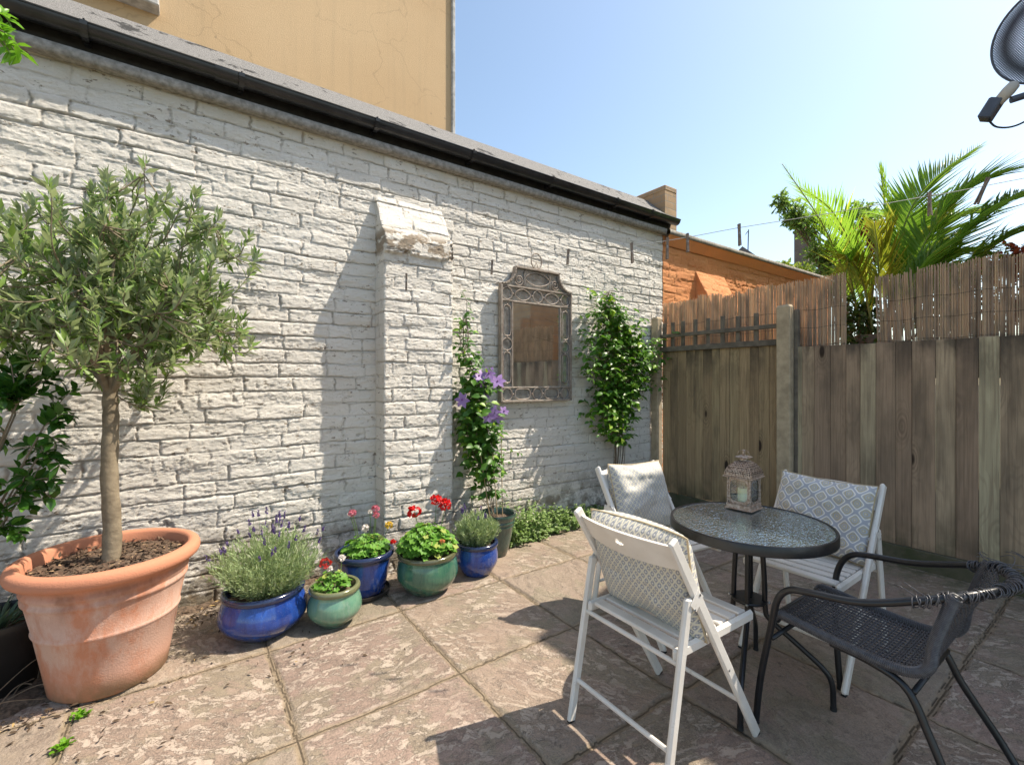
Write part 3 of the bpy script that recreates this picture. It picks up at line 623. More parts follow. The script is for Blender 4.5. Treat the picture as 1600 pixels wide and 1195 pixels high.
def cushion(label, mat, c, ux, uy, size=(.44, .40), th=.12, sag=.0, name='cushion', seed=1):
    """ux: along the width, uy: up the cushion"""
    ux = Vector(ux).normalized(); uy = Vector(uy); uy = (uy - ux * uy.dot(ux)).normalized(); n = ux.cross(uy); N = 40; V = []; U = []; Fq = []; rg = np.random.default_rng(seed)
    for side in (1, -1):
        for i in range(N + 1):
            for j in range(N + 1):
                a = i / N * 2 - 1; b = j / N * 2 - 1; pa = (1 - abs(a) ** 2.6); pb = (1 - abs(b) ** 2.6)
                thk = (max(pa, 0) * max(pb, 0)) ** .42 * th / 2
                wr = (float(fbm(np.array(a * 2.2 + seed * 3), np.array(b * 3.1), 80 + seed, 3)) - .5) * .05 * max(pa, 0) ** .5
                pk = .055 * (1 - a * a) * abs(b) ** 3; pk2 = .05 * (1 - b * b) * abs(a) ** 3      # edges pulled in between the corners
                x = a * (1 - pk2 / 1.) ; y = b * (1 - pk); bend = sag * (a * a - .5) 
                P = ux * (x * size[0] / 2) + uy * (y * size[1] / 2) + n * (side * (thk + wr * (1 if side > 0 else .4)) + bend)
                V.append(P); U.append((i / N, j / N))
    K = (N + 1) ** 2
    for s_ in (0, 1):
        for i in range(N):
            for j in range(N):
                q = [s_ * K + i * (N + 1) + j, s_ * K + (i + 1) * (N + 1) + j, s_ * K + (i + 1) * (N + 1) + j + 1, s_ * K + i * (N + 1) + j + 1]; Fq.append(q if s_ == 0 else q[::-1])
    V = [tuple(p) for p in V]; o = thing(name, label, 'cushion', c)
    me = bpy.data.meshes.new('cover'); me.from_pydata(V, [], Fq); ul = me.uv_layers.new(name='UVMap')
    li = np.zeros(len(me.loops), int); me.loops.foreach_get('vertex_index', li); ul.data.foreach_set('uv', np.array(U)[li].ravel())
    pattr(me, 'piping', [0.] * len(V)); co = obj('cover', me, mat, o, smooth=True)
    idx = [i * (N + 1) for i in range(N)] + [N * (N + 1) + j for j in range(N)] + [i * (N + 1) + N for i in range(N, 0, -1)] + [j for j in range(N, 0, -1)]
    mp = MB().tube([(Vector(V[i]) + Vector(V[i + K])) / 2 for i in idx], .0038, 6, closed=True)
    obj('piping', mp, simple('tan piping', (.5, .4, .25), .8) if 'tan piping' not in bpy.data.materials else bpy.data.materials['tan piping'], o, world=False, smooth=True); return o

def folding_chair(label):
    """faces local +x, width along y"""
    t = thing('folding_chair', label, 'chair', group='white folding chairs round the table'); W = .232
    def P(name, m, par=t, mat=M_wpaint): return obj(name, m, mat, par, world=False, smooth=False)
    def post(s): return MB().bar((.275, s * W, .004), (-.255, s * W, .868), .022, .042, (0, 0, 1), .007)
    for s in (-1, 1):
        l = P('side_post', post(s)); P('foot_pad', MB().box((.272, s * W, .004), (.03, .02, .008), bev=.002), l, M_rubber)
    for s in (-1, 1):
        l = P('rear_leg', MB().bar((-.29, s * (W - .001), .004), (-.165, s * (W - .001), .655), .021, .038, (0, 0, 1), .007)); P('foot_pad', MB().box((-.288, s * W, .004), (.03, .018, .008), bev=.002), l, M_rubber)
        h = P('hinge_plate', MB().bar((-.155, s * (W + .0125), .62), (-.115, s * (W + .0125), .665), .003, .045, (0, 0, 1), .001))
        for q in ((-.15, .615), (-.12, .66), (.06, .335)): P('screw', MB().ball((q[0], s * (W + .0145), q[1]), .006, 8, 4, (1, .4, 1)), t, M_screw)
        P('seat_rail', MB().bar((-.215, s * (W - .024), .462), (.285, s * (W - .024), .462), .022, .045, (0, 0, 1), .012))
    for i in range(7):
        x = -.17 + i * .068; P('slat', MB().box((x, 0, .474), (.05, 2 * W - .072, .016), bev=.004))
    # curved back slat with an oval hole
    m = MB(); nx, nz = 110, 36; V = []; hole = (.0, .0)
    zc, hh = .795, .105
    def bp(a, b, off):   # a -1..1 across, b -1..1 up
        y = a * (W - .004); z = zc + b * hh / 2 * (1 - .12 * a * a) ; x = -.255 + (.868 - z) * .613 - .045 * (1 - a * a) + off; return (x, y, z)
    vs = []; fs = []
    for off in (.0, .016):
        for i in range(nx + 1):
            for j in range(nz + 1): vs.append(bp(i / nx * 2 - 1, j / nz * 2 - 1, off))
    K = (nx + 1) * (nz + 1)
    def hol(i, j): a = (i + .5) / nx * 2 - 1; b = (j + .5) / nz * 2 - 1; return (a / .1) ** 2 + ((b - .1) / .24) ** 2 < 1
    for i in range(nx):
        for j in range(nz):
            if hol(i, j): continue
            q = [i * (nz + 1) + j, (i + 1) * (nz + 1) + j, (i + 1) * (nz + 1) + j + 1, i * (nz + 1) + j + 1]; fs.append(q); fs.append([K + x for x in q[::-1]])
            for (di, dj, e) in ((-1, 0, (q[3], q[0])), (1, 0, (q[1], q[2])), (0, -1, (q[0], q[1])), (0, 1, (q[2], q[3]))):
                ii, jj = i + di, j + dj
                if ii < 0 or jj < 0 or ii >= nx or jj >= nz or hol(ii, jj): fs.append([e[1], e[0], K + e[0], K + e[1]])
    P('back_slat', m.add(vs, fs))
    for a, b in (((-.258, .165), 0), ((-.205, .435), 0), ((.175, .165), 0), ((-.105, .615), 0)):
        P('rung', MB().tube([(a[0], -W, a[1]), (a[0], W, a[1])], .009, 10))
    return t
ch1 = folding_chair('white folding chair nearest the camera, seen from behind, its back turned to the pots')
ch1.location = (1.575, 1.172, 0); ch1.rotation_euler.z = math.radians(-1)
ch2 = copy_tree(ch1); ch2['label'] = 'white folding chair between the brick wall and the glass table, pale cushion on it'
ch2.location = (2.27, 1.74, 0); ch2.rotation_euler.z = math.radians(-96)
ch3 = copy_tree(ch1); ch3['label'] = 'white folding chair in front of the fence, blue and gold tiled cushion on it'
ch3.location = (2.66, 1.06, 0); ch3.rotation_euler.z = math.radians(181)
cushion('grey and cream trellis cushion in the nearest white folding chair, seen from behind', M_cB, (1.475, 1.175, .665), (0, -1, 0), (-.30, 0, 1), (.46, .41), .18, .03, seed=3)
cushion('pale trellis patterned cushion on the folding chair by the brick wall', M_cA, (2.285, 1.875, .69), (1, -.10, -.03), (.04, .30, 1), (.43, .41), .19, .02, seed=5)
cushion('blue and gold tile patterned cushion on the folding chair by the fence', M_cC, (2.79, 1.065, .68), (0.02, -1, -.03), (.30, 0, 1), (.455, .40), .2, .02, seed=8)

# ---- glass bistro table
TX, TY, TZ, TR = 2.115, 1.105, .752, .343
tb = thing('bistro_table', 'round glass topped bistro table with dark rim and four tube legs', 'table', (TX, TY, 0))
def m_tableglass():
    k = NT('rippled table glass'); o = k.obj()
    v = k.n('TexVoronoi', {'Vector': o, 'Scale': 110.}, feature='SMOOTH_F1').outputs[0]
    b = k.bump(k.mth('ADD', v, k.noise(o, 60, 2)), .4, .005)
    tr = k.n('BsdfTransparent', {'Color': (.62, .78, .82, 1)}); gl = k.n('BsdfGlossy', {'Color': (.82, .93, 1, 1), 'Roughness': .13, 'Normal': b}); df = k.n('BsdfDiffuse', {'Color': (.42, .55, .6, 1), 'Normal': b})
    fr = k.n('Fresnel', {'IOR': 1.9, 'Normal': b}).outputs[0]
    a = k.n('MixShader', {0: .22, 1: tr.outputs[0], 2: df.outputs[0]})
    return k.surf(k.n('MixShader', {0: k.mth('ADD', k.mth('MULTIPLY', fr, 1.1), .46, clamp=True), 1: a.outputs[0], 2: gl.outputs[0]}).outputs[0])
obj('glass_top', MB().lathe([(.00001, -.002), (TR - .012, -.002), (TR - .012, .003), (.00001, .003)], 96, (TX, TY, TZ - .003)), m_tableglass(), tb)
obj('rim', MB().lathe([(TR - .016, -.001), (TR - .012, .003), (TR - .003, .003), (TR, -.002), (TR, -.038), (TR - .003, -.041), (TR - .006, -.041), (TR - .006, -.006), (TR - .016, -.006), (TR - .016, -.001)], 96, (TX, TY, TZ)), M_dark, tb, smooth=True, sharp=35)
for ang, nm in ((-66, 0), (-158, 1), (22, 2), (112, 3)):
    a = math.radians(ang); d = Vector((math.cos(a), math.sin(a), 0)); c = Vector((TX, TY, 0))
    P_ = bez([c + d * .05 + Vector((0, 0, .71)), c + d * .062 + Vector((0, 0, .5)), c + d * .066 + Vector((0, 0, .37)), c + d * .085 + Vector((0, 0, .325)), c + d * .2 + Vector((0, 0, .235)), c + d * .285 + Vector((0, 0, .165)), c + d * .315 + Vector((0, 0, .11)), c + d * .32 + Vector((0, 0, .006))], 6)
    l = obj('leg', MB().tube(P_, .0115, 12), M_dark, tb, smooth=True, sharp=50)
    obj('foot_cap', MB().tube([c + d * .32 + Vector((0, 0, .016)), c + d * .32 + Vector((0, 0, .0))], .0128, 12), M_rubber, l)
    obj('support_arm', MB().bar(c + d * .05 + Vector((0, 0, .712)), c + d * (TR - .01) + Vector((0, 0, .724)), .018, .006), M_dark, tb)
pl = MB(); pl.lathe([(.012, -.006), (.072, -.006), (.075, 0), (.072, .006), (.012, .006), (.012, -.006)], 40, (TX, TY, .40)); obj('shelf_plate', pl, M_dark, tb, smooth=True, sharp=40)
obj('collar_ring', MB().lathe([(.078, -.016), (.081, -.016), (.081, .016), (.078, .016), (.078, -.016)], 40, (TX, TY, .665)), M_dark, tb, smooth=True, sharp=40)
for ang in (-66, -158, 22, 112):
    a = math.radians(ang)
    for z_ in (.4, .665): obj('bolt', MB().ball((TX + .082 * math.cos(a), TY + .082 * math.sin(a), z_), .007, 8, 4), M_screw, tb)

# ---- lantern and candle
LX, LY, LZ = 2.31, 1.234, .756
def m_lantern(hole_dots):
    k = NT('antique copper with painted holes' if hole_dots else 'antique copper'); o = k.obj()
    c = k.mix(k.ramp(k.noise(o, 90, 4, .7), [(.4, 0.), (.75, 1.)]), (.26, .18, .13), (.64, .55, .47))
    if hole_dots: c = k.mix(k.ramp(k.n('TexVoronoi', {'Vector': o, 'Scale': 120., 'Randomness': .3}).outputs[0], [(.34, 1.), (.4, 0.)]), c, (.02, .012, .01))  # roof stays solid; the shade inside its holes is painted as dark dots
    k.set(base=c, rough=.42, metal=.55, normal=k.bump(k.noise(o, 220, 3), .5, .002))
    return k.m
M_lp = m_lantern(True); M_lc = m_lantern(False)
lan = thing('lantern', 'copper filigree lantern with domed roof and ring handle, on the glass table', 'lantern', (LX, LY, LZ), math.radians(4))
def sq(prof, n=1, c=(0, 0, 0)):
    m = MB(); vs = [(c[0] + sx * r, c[1] + sy * r, c[2] + z) for r, z in prof for sx, sy in ((-1, -1), (1, -1), (1, 1), (-1, 1))]
    m.add(vs, [(i * 4 + k, i * 4 + (k + 1) % 4, i * 4 + 4 + (k + 1) % 4, i * 4 + 4 + k) for i in range(len(prof) - 1) for k in range(4)] + [(3, 2, 1, 0), tuple((len(prof) - 1) * 4 + k for k in range(4))]); return m
def LP(n, m, mat=M_lc, par=lan, **k): return obj(n, m, mat, par, world=False, **k)
LP('base', sq([(.062, 0), (.068, .002), (.062, .008), (.059, .024), (.062, .027), (.058, .03)]))
for sx in (-1, 1):
    for sy in (-1, 1): LP('corner_post', MB().box((sx * .055, sy * .055, .094), (.007, .007, .13), bev=.001))
def arch(ax, s):
    """fretted frame of one side: an arched opening cut out of a thin plate"""
    m = MB(); w_ = .051; z0, z1 = .03, .158; N = 28; out_ = []; inn = []
    for i in range(N):
        a = 2 * PI * i / N; ca, sa = math.cos(a), math.sin(a); q = 4.5; r = (abs(ca) ** q + abs(sa) ** q) ** (-1 / q)
        out_.append((w_ * ca / max(abs(ca), abs(sa)), (z0 + z1) / 2 + (z1 - z0) / 2 * sa / max(abs(ca), abs(sa)))); wob = 1 + .035 * math.cos(a * 28)
        inn.append((w_ * .80 * ca * r * wob, (z0 + z1) / 2 + (z1 - z0) / 2 * .80 * sa * r * wob))
    def q3(p, o): return (p[0], s * .055 + o, p[1]) if ax else (s * .055 + o, p[0], p[1])
    vs = [q3(p, o) for o in (-.0012, .0012) for p in out_ + inn]
    fs = []
    for i in range(N):
        j = (i + 1) % N; fs += [(i, j, N + j, N + i), (2 * N + i, 3 * N + i, 3 * N + j, 2 * N + j), (N + i, N + j, 3 * N + j, 3 * N + i)]
    return m.add(vs, fs)
k = NT('lantern glass'); tr = k.n('BsdfTransparent', {'Color': (.95, .985, .975, 1)}); gl = k.n('BsdfGlossy', {'Color': (1, 1, 1, 1), 'Roughness': .03})
M_pane = k.surf(k.n('MixShader', {0: k.mth('ADD', k.mth('MULTIPLY', k.n('Fresnel', {'IOR': 1.5}).outputs[0], .9), .05), 1: tr.outputs[0], 2: gl.outputs[0]}).outputs[0])
for ax in (0, 1):
    for s in (-1, 1):
        fr_ = LP('fretted_side', arch(ax, s)); c_ = (0, s * .052, .094) if ax else (s * .052, 0, .094)
        LP('pane', MB().box(c_, (.1, .0012, .125) if ax else (.0012, .1, .125)), M_pane, fr_)
LP('roof_plate', sq([(.068, .157), (.073, .16), (.073, .163), (.064, .168)]))
dome = [(.069, .1665), (.0675, .178), (.064, .191), (.0585, .204), (.051, .216), (.042, .2265), (.032, .235), (.023, .24), (.019, .242)]
LP('roof', sq(dome), M_lp, smooth=False); LP('neck', MB().lathe([(.019, .236), (.017, .25), (.018, .256)], 20))
LP('cap', sq([(.03, .256), (.032, .258), (.026, .262), (.008, .268), (.004, .272)])); LP('finial', MB().lathe([(.006, .268), (.009, .274), (.006, .281), (.008, .286), (.006, .292), (.0001, .296)], 14), smooth=True)
LP('ring_handle', MB().tube([(.0, .03 * math.cos(a), .268 + .026 * math.sin(a)) for a in [i * PI / 16 for i in range(17)]], .0016, 6), smooth=True)
k = NT('ivory wax'); k.b.inputs['Subsurface Weight'].default_value = .4; k.b.inputs['Subsurface Radius'].default_value = (.02, .015, .006); k.b.inputs['Subsurface Scale'].default_value = 1.
M_wax = k.set(base=(.82, .8, .56), rough=.4)
cd_ = thing('candle', 'cream pillar candle standing inside the copper lantern', 'candle', (LX, LY, LZ + .03))
ca = obj('wax', MB().lathe([(.0275, 0), (.028, .002), (.028, .068), (.0262, .0715), (.022, .0695), (.0001, .068)], 32, (LX, LY, LZ + .031)), M_wax, cd_, smooth=True, sharp=50)
obj('wick', MB().tube([(LX, LY, LZ + .097), (LX + .001, LY, LZ + .108)], .0012, 5), M_rubber, cd_)

# ---- wicker tube chair
M_wick = simple('dark grey plastic rattan', (.06, .06, .068), .38, c2=(.1, .1, .11), nscale=60)
wc = thing('wicker_armchair', 'dark grey woven armchair with black tube arms and loose strands on its back rail', 'chair', (2.17, .66, 0))
def tube_part(name, pts, r=.0125, par=wc, mat=M_dark, n=6): return obj(name, MB().tube(bez(pts, n), r, 12), mat, par, smooth=True, sharp=60)
# one hoop: front foot - arm - back rail - arm - front foot
ARM = tube_part('arm_hoop', [(1.905, .968, .0), (1.90, .945, .2), (1.885, .895, .44), (1.873, .868, .55), (1.868, .825, .605), (1.868, .76, .622), (1.885, .6, .642), (1.93, .44, .70), (1.99, .345, .735), (2.17, .275, .75), (2.36, .335, .735), (2.43, .43, .70), (2.475, .6, .642), (2.482, .76, .622), (2.48, .825, .605), (2.475, .868, .55), (2.462, .885, .44), (2.44, .87, .2), (2.425, .85, .0)], .0128)
for p_ in ((1.905, .968), (2.425, .85)): obj('foot_cap', MB().tube([(*p_, .012), (*p_, .0)], .0142, 12), M_rubber, ARM)
def seatprof(s):     # side profile of the woven shell: y,z
    pts = [(.925, .425), (.91, .452), (.86, .452), (.72, .436), (.56, .425), (.48, .437), (.44, .475), (.425, .56), (.385, .70), (.37, .735)]
    return pts
prof = bez([(0, a, b) for a, b in seatprof(0)], 24); L_ = [0]
for a, b in zip(prof[:-1], prof[1:]): L_.append(L_[-1] + (b - a).length)
def at(s):
    s = max(0, min(s, L_[-1] - 1e-6)); i = int(np.searchsorted(L_, s)) - 1; i = max(i, 0); f = (s - L_[i]) / (L_[i + 1] - L_[i]); p = prof[i].lerp(prof[i + 1], f); d = (prof[i + 1] - prof[i]).normalized(); return p, Vector((0, -d.z, d.y))
LT = L_[-1]
def halfw(s): return .205 if s < .5 else .205 + .028 * min(1, (s - .5) / .3)
def shell(a, s, off=0.):
    p, nrm = at(s); k_ = s / LT; back = max(0, (s - .55) / .35); sx = a * halfw(s)
    p = Vector((2.17 + sx, p.y - .075 * (1 - a * a) * min(1, back), p.z + (.0 if k_ > .5 else -.008 * (1 - a * a)))); return p + nrm * off
for a in (-1, 1):
    pts = [shell(a, LT * i / 46) for i in range(47)]
    rear = [Vector((2.17 + a * .205, .60, .412)), Vector((2.17 + a * .207, .50, .375)), Vector((2.17 + a * .215, .44, .26)), Vector((2.17 + a * .235, .37 if a < 0 else .345, .1)), Vector((1.918 if a < 0 else 2.40, .335 if a < 0 else .285, .0))]
    s_ = obj('side_tube', MB().tube(pts, [.0125 + (.0014 if i % 2 else 0) for i in range(47)], 10), M_dark, wc, smooth=True)
    lg = obj('rear_leg', MB().tube(bez([Vector((2.17 + a * .205, .72, .422))] + rear, 8), .0125, 12), M_dark, wc, smooth=True, sharp=60)
    obj('foot_cap', MB().tube([rear[-1] + Vector((0, 0, .012)), rear[-1]], .014, 12), M_rubber, lg)
    # strand wound tightly round the side tube
    n_ = int(LT / .0058); W_ = MB(); pp = []
    for i in range(n_ * 12):
        s__ = LT * i / (n_ * 12); p, nr = at(s__); q = shell(a, s__); ang = 2 * PI * i / 12; pp.append(q + (nr * math.cos(ang) + Vector((a, 0, 0)) * math.sin(ang)) * .0155)
    W_.tube(pp, .0029, 5); obj('edge_binding', W_, M_wick, s_)
obj('front_tube', MB().tube(bez([(1.965, .905, .43), (1.985, .928, .43), (2.17, .935, .425), (2.355, .928, .43), (2.375, .905, .43)], 6), .0125, 10), M_dark, wc, smooth=True)
for z_, y_ in ((.385, .905), (.37, .49)):
    xa = (1.888, 2.458) if y_ > .6 else (1.965, 2.375); obj('crossbar', MB().tube([(xa[0], y_ - .01, z_), (xa[1], y_ - .01, z_)], .009, 10), M_dark, wc, smooth=True)
# weave: strands across the chair, passing over and under pairs of lengthwise strands
weft = MB(); ns = int(LT / .0098); nw = 17
for i in range(1, ns):
    s = LT * i / ns; pts = []
    for j in range(nw * 2 + 1):
        a = -1 + 2 * j / (nw * 2); off = .0032 * math.cos(PI * j) * (1 if i % 2 else -1) if j % 1 == 0 else 0
        pts.append(shell(a, s, off if 0 < j < nw * 2 else 0))
    weft.tube(pts, .0027, 4, cap=False)
obj('woven_rows', weft, M_wick, wc, smooth=True)
warp = MB()
for j in range(nw * 2 - 1):
    if j % 2: continue
    a = -1 + 2 * (j + 1) / (nw * 2); pts = [shell(a, LT * i / ns, -.0028 * math.cos(PI * (j + 1)) * (1 if i % 2 else -1)) for i in range(ns + 1)]
    warp.tube(pts, .0036, 4, cap=False)
obj('woven_columns', warp, M_wick, wc, smooth=True)
# loose winding over the back rail and stray loops
rg = random.Random(4); wr = MB(); hoop = bez([(1.915, .47, .688), (1.99, .345, .735), (2.17, .275, .75), (2.36, .335, .735), (2.43, .43, .70)], 30)
for i in range(78):
    f = i / 77 * (len(hoop) - 2) + rg.uniform(-.5, .5); f = max(0, min(f, len(hoop) - 2)); q = hoop[int(f)].lerp(hoop[int(f) + 1], f % 1); d = (hoop[int(f) + 1] - hoop[int(f)]).normalized()
    x = d.cross(Vector((0, 0, 1))).normalized(); x = (x + d * rg.uniform(-.5, .5)).normalized(); up = (Vector((0, 0, 1)) + d * rg.uniform(-.6, .6)).normalized(); r1 = .0155 + abs(rg.gauss(0, .0035)); dz = rg.uniform(-.001, .004)
    wr.tube([q + (x * math.cos(t_ * PI / 6) + up * math.sin(t_ * PI / 6)) * r1 + Vector((0, 0, dz - .004)) for t_ in range(12)], .0019, 5, closed=True)
obj('rail_winding', wr, M_wick, wc, smooth=True)
ls = MB()
for k_ in range(5):
    c_ = Vector((2.43 + .01 * k_, .36, .735)); R1 = .05 + .018 * k_; ls.tube([c_ + Vector((R1 * 1.1 * math.cos(t_ * PI / 12) + .03, -R1 * .9 * math.sin(t_ * PI / 12) - .03 * k_ / 3, .018 * math.sin(t_ * PI / 7 + k_))) for t_ in range(0, 22 - k_ * 2)], .0014, 5)
obj('loose_loops', ls, M_wick, wc, smooth=True)
for q_ in ([(1.93, .46, .70), (1.915, .50, .725), (1.935, .52, .72)], [(1.94, .44, .705), (1.92, .48, .735), (1.95, .50, .73)]): obj('loose_strand', MB().tube(bez(q_, 5), .0016, 5), M_wick, wc, smooth=True)

# ---- garden mirror
M_rust = simple('rusty iron strip', (.25, .20, .165), .7, .3, c2=(.38, .33, .28), nscale=25, bs=.6, bscale=120)
M_iron = simple('greyed wrought iron', (.38, .33, .29), .6, .35, c2=(.26, .2, .16), nscale=30, bs=.5, bscale=120)
k = NT('mirror glass'); M_mir = k.set(base=(.9, .92, .93), metal=1., rough=.04, normal=k.bump(k.noise(k.obj(), 3., 2), .04, .02))
k = NT('aged mirror glass'); o_ = k.obj(); M_mir2 = k.set(base=k.mix(k.ramp(k.noise(o_, 14, 5, .7), [(.4, 0.), (.65, 1.)]), (.68, .73, .76), (.42, .44, .45)), metal=.85, rough=.22, normal=k.bump(k.noise(o_, 20, 3), .3, .004))
mr = thing('garden_mirror', 'arched iron framed garden mirror with ring on top, hung on the white wall', 'mirror', (2.68, 3.40, 1.2)); MY = 3.405
x0, x1, z0, z1 = 2.272, 3.098, 1.215, 2.262; ix0, ix1, iz0, iz1 = 2.408, 2.955, 1.352, 2.105
crest = []
for i in range(9):      # concave shoulders up to the flat top
    a = i / 8 * PI / 2; crest.append((2.43 - .15 * (1 - math.sin(a)) , z1 + .005 + .165 * (1 - math.cos(a))))
crestR = [(2 * 2.685 - x, z) for x, z in crest][::-1]
ol = [(x0, z0), (x0, z1)] + crest + crestR + [(x1, z1), (x1, z0)]
bm_ = MB(); n_ = len(ol); bm_.add([(x, yy, z) for yy in (MY + .0, 3.435) for x, z in ol], [tuple(range(n_)), tuple(range(n_, 2 * n_))[::-1]] + [(i, (i + 1) % n_, n_ + (i + 1) % n_, n_ + i) for i in range(n_)])
obj('backing', bm_, M_rust, mr); gp = MB().add([(x, MY - .003, z) for x, z in ol], [tuple(range(n_))]); obj('border_glass', gp, M_mir2, mr)
obj('mirror_glass', MB().add([(ix0, MY - .006, iz0), (ix1, MY - .006, iz0), (ix1, MY - .006, iz1), (ix0, MY - .006, iz1)], [(0, 1, 2, 3)]), M_mir, mr)
fm = MB()
def strip(m, pts, w_=.014, d=.03, closed=False):
    n = len(pts); q = n if closed else n - 1
    for i in range(q):
        a = Vector((pts[i][0], MY - .01, pts[i][1])); b = Vector((pts[(i + 1) % n][0], MY - .01, pts[(i + 1) % n][1])); dd = (b - a).normalized() * w_ * .35
        m.bar(a - dd, b + dd, w_, d, (0, 1, 0), .002)
strip(fm, ol, .016, .045, True); obj('outer_frame', fm, M_rust, mr)
fm = MB(); strip(fm, [(x0, z1 - .01), (x1, z1 - .01)], .014, .026); strip(fm, [(ix0 - .012, iz1 + .012), (ix1 + .012, iz1 + .012)], .012, .02); strip(fm, [(x0, iz0 - .012), (x1, iz0 - .012)], .012, .02); strip(fm, [(x0, iz1 + .015), (x1, iz1 + .015)], .01, .018)
strip(fm, [(ix0 - .012, z0 + .0 + .13), (ix0 - .012, iz1 + .012)], .012, .02); strip(fm, [(ix1 + .012, z0 + .13), (ix1 + .012, iz1 + .012)], .012, .02); obj('inner_frame', fm, M_rust, mr)
orn = MB()
def ov(cx, cz, rx, rz, p=2., r=.0048):
    pts = []
    for i in range(30):
        a = 2 * PI * i / 30; ca, sa = math.cos(a), math.sin(a); q = (abs(ca) ** p + abs(sa) ** p) ** (-1 / p); pts.append((cx + rx * ca * q, MY - .016, cz + rz * sa * q))
    orn.tube(pts, r, 6, closed=True)
tz = (z1 - .017 + iz1 + .018) / 2; bz = (z0 + iz0 - .012) / 2 + .002; lx = (x0 + ix0 - .012) / 2 + .003; rx_ = (x1 + ix1 + .012) / 2 - .003
rr = .055; cxs = [lx, 2.685, rx_]
for cx in cxs: ov(cx, tz, rr, rr); ov(cx, bz, rr, rr)
for a, b in ((cxs[0], cxs[1]), (cxs[1], cxs[2])):
    ov((a + b) / 2, tz, .088, .052, 1.6); ov((a + b) / 2, bz, .086, .048, 3.4)
    for z_ in (tz, bz):
        for q in (a + rr + .012, b - rr - .012): orn.ball((q, MY - .016, z_), .009, 8, 5)
mz = (iz0 + iz1) / 2
for cx in (lx, rx_):
    ov(cx, mz, rr, rr)
    for s in (-1, 1): ov(cx, mz + s * (.055 + .155), .042, .135, 5.); orn.ball((cx, MY - .016, mz + s * .064), .009, 8, 5); orn.ball((cx, MY - .016, mz + s * .352), .009, 8, 5)
ov(2.685, z1 + .082, .145, .062, 1.7)
for s in (-1, 1):
    def S(x): return 2.685 + s * x
    orn.tube([(S(x), MY - .016, z) for x, z in ((.14, z1 + .16), (.155, z1 + .1), (.15, z1 + .04), (.165, z1 + .0))], .0045, 6)
    sp = [(S(.215 + (.008 + .045 * t_ / 22) * math.cos(t_ * .55) ), MY - .016, z1 + .055 + (.008 + .045 * t_ / 22) * math.sin(t_ * .55)) for t_ in range(23)]; orn.tube(sp, .004, 6)
    orn.tube([(S(.24), MY - .016, z1 + .14), (S(.265), MY - .016, z1 + .09), (S(.26), MY - .016, z1 + .05)], .004, 6)
obj('scrollwork', orn, M_iron, mr, smooth=True)
rg_ = MB(); rg_.tube([(2.68 + .062 * math.cos(a), MY - .004, 2.52 + .072 * math.sin(a)) for a in [2 * PI * i / 32 for i in range(32)]], .0062, 8, closed=True)
rg_.tube([(2.62, MY - .0, 2.52), (2.74, MY - .0, 2.515)], .003, 5).tube([(2.655, MY, 2.455), (2.68, MY, 2.51), (2.705, MY, 2.455)], .004, 5); obj('hanging_ring', rg_, M_rust, mr, smooth=True)

# ---- washing line and pegs
LN = [(.79, 3.44, 2.105), (1.175, 2.866, 2.088), (1.523, 2.369, 2.121), (1.794, 1.981, 2.139), (1.998, 1.691, 2.141), (2.162, 1.456, 2.158), (2.304, 1.254, 2.181), (2.52, .944, 2.205), (2.749, .616, 2.238), (2.95, .33, 2.272), (4.73, -2.2, 2.62)]
wl = thing('washing_line', 'thin grey washing line strung across the yard above the table', 'washing line', (2, 1, 2))
obj('cord', MB().tube(bez(LN, 5), .0016, 6), simple('grey plastic line', (.45, .45, .43), .5), wl)
M_peg = simple('weathered wooden peg', (.14, .11, .09), .85, c2=(.24, .19, .15), nscale=60, bs=.5, bscale=200)
pegs = [((1.175, 2.866, 2.088), .097, 'peg over the brick pier', .03), ((1.523, 2.369, 2.125), .075, 'peg left of the ring of the mirror', .05), ((1.794, 1.981, 2.145), .075, 'peg right of the ring of the mirror', .06), ((1.998, 1.691, 2.142), .096, 'last peg in front of the white wall', -.04), ((2.105, 1.538, 2.152), .1, 'peg at the corner where white brick meets orange', .02), ((2.162, 1.456, 2.165), .085, 'peg over the orange wall', -.02), ((2.304, 1.254, 2.185), .096, 'peg against open sky', -.03), ((2.749, .616, 2.24), .093, 'peg in front of the palm', -.02), ((2.866, .451, 2.275), .1, 'tilted peg at the right above the palm', .28)]
proto = None
for i, (p_, L1, lab, tl) in enumerate(pegs):
    t = thing('clothes_peg', 'old wooden ' + lab + ', on the washing line', 'clothes peg', p_, math.radians(-33), group='clothes pegs on the washing line')
    t.rotation_euler = (tl, tl * .7, math.radians(-33 + (i * 37) % 20)); t.scale = (1, 1, L1 / .075)
    for s in (-1, 1):
        m = MB(); m.add([(x * q, s * .0026 + yy, z) for z, q, yy in ((.012, 1, s * .0024), (-.01, 1, 0), (-.045, 1, s * .001), (-.075, .9, s * .004)) for x, yy in ((-.0055, yy - .0024), (.0055, yy - .0024), (.0055, yy + .0024), (-.0055, yy + .0024))],
            [(a * 4 + b, a * 4 + (b + 1) % 4, a * 4 + 4 + (b + 1) % 4, a * 4 + 4 + b) for a in range(3) for b in range(4)] + [(3, 2, 1, 0), (12, 13, 14, 15)]); obj('peg_half', m, M_peg, t, world=False)
    obj('spring', MB().tube([(.0065 * math.cos(a), .006 * math.sin(a), -.02 - a * .0006) for a in [q * .7 for q in range(26)]], .0009, 4), M_screw, t, world=False)

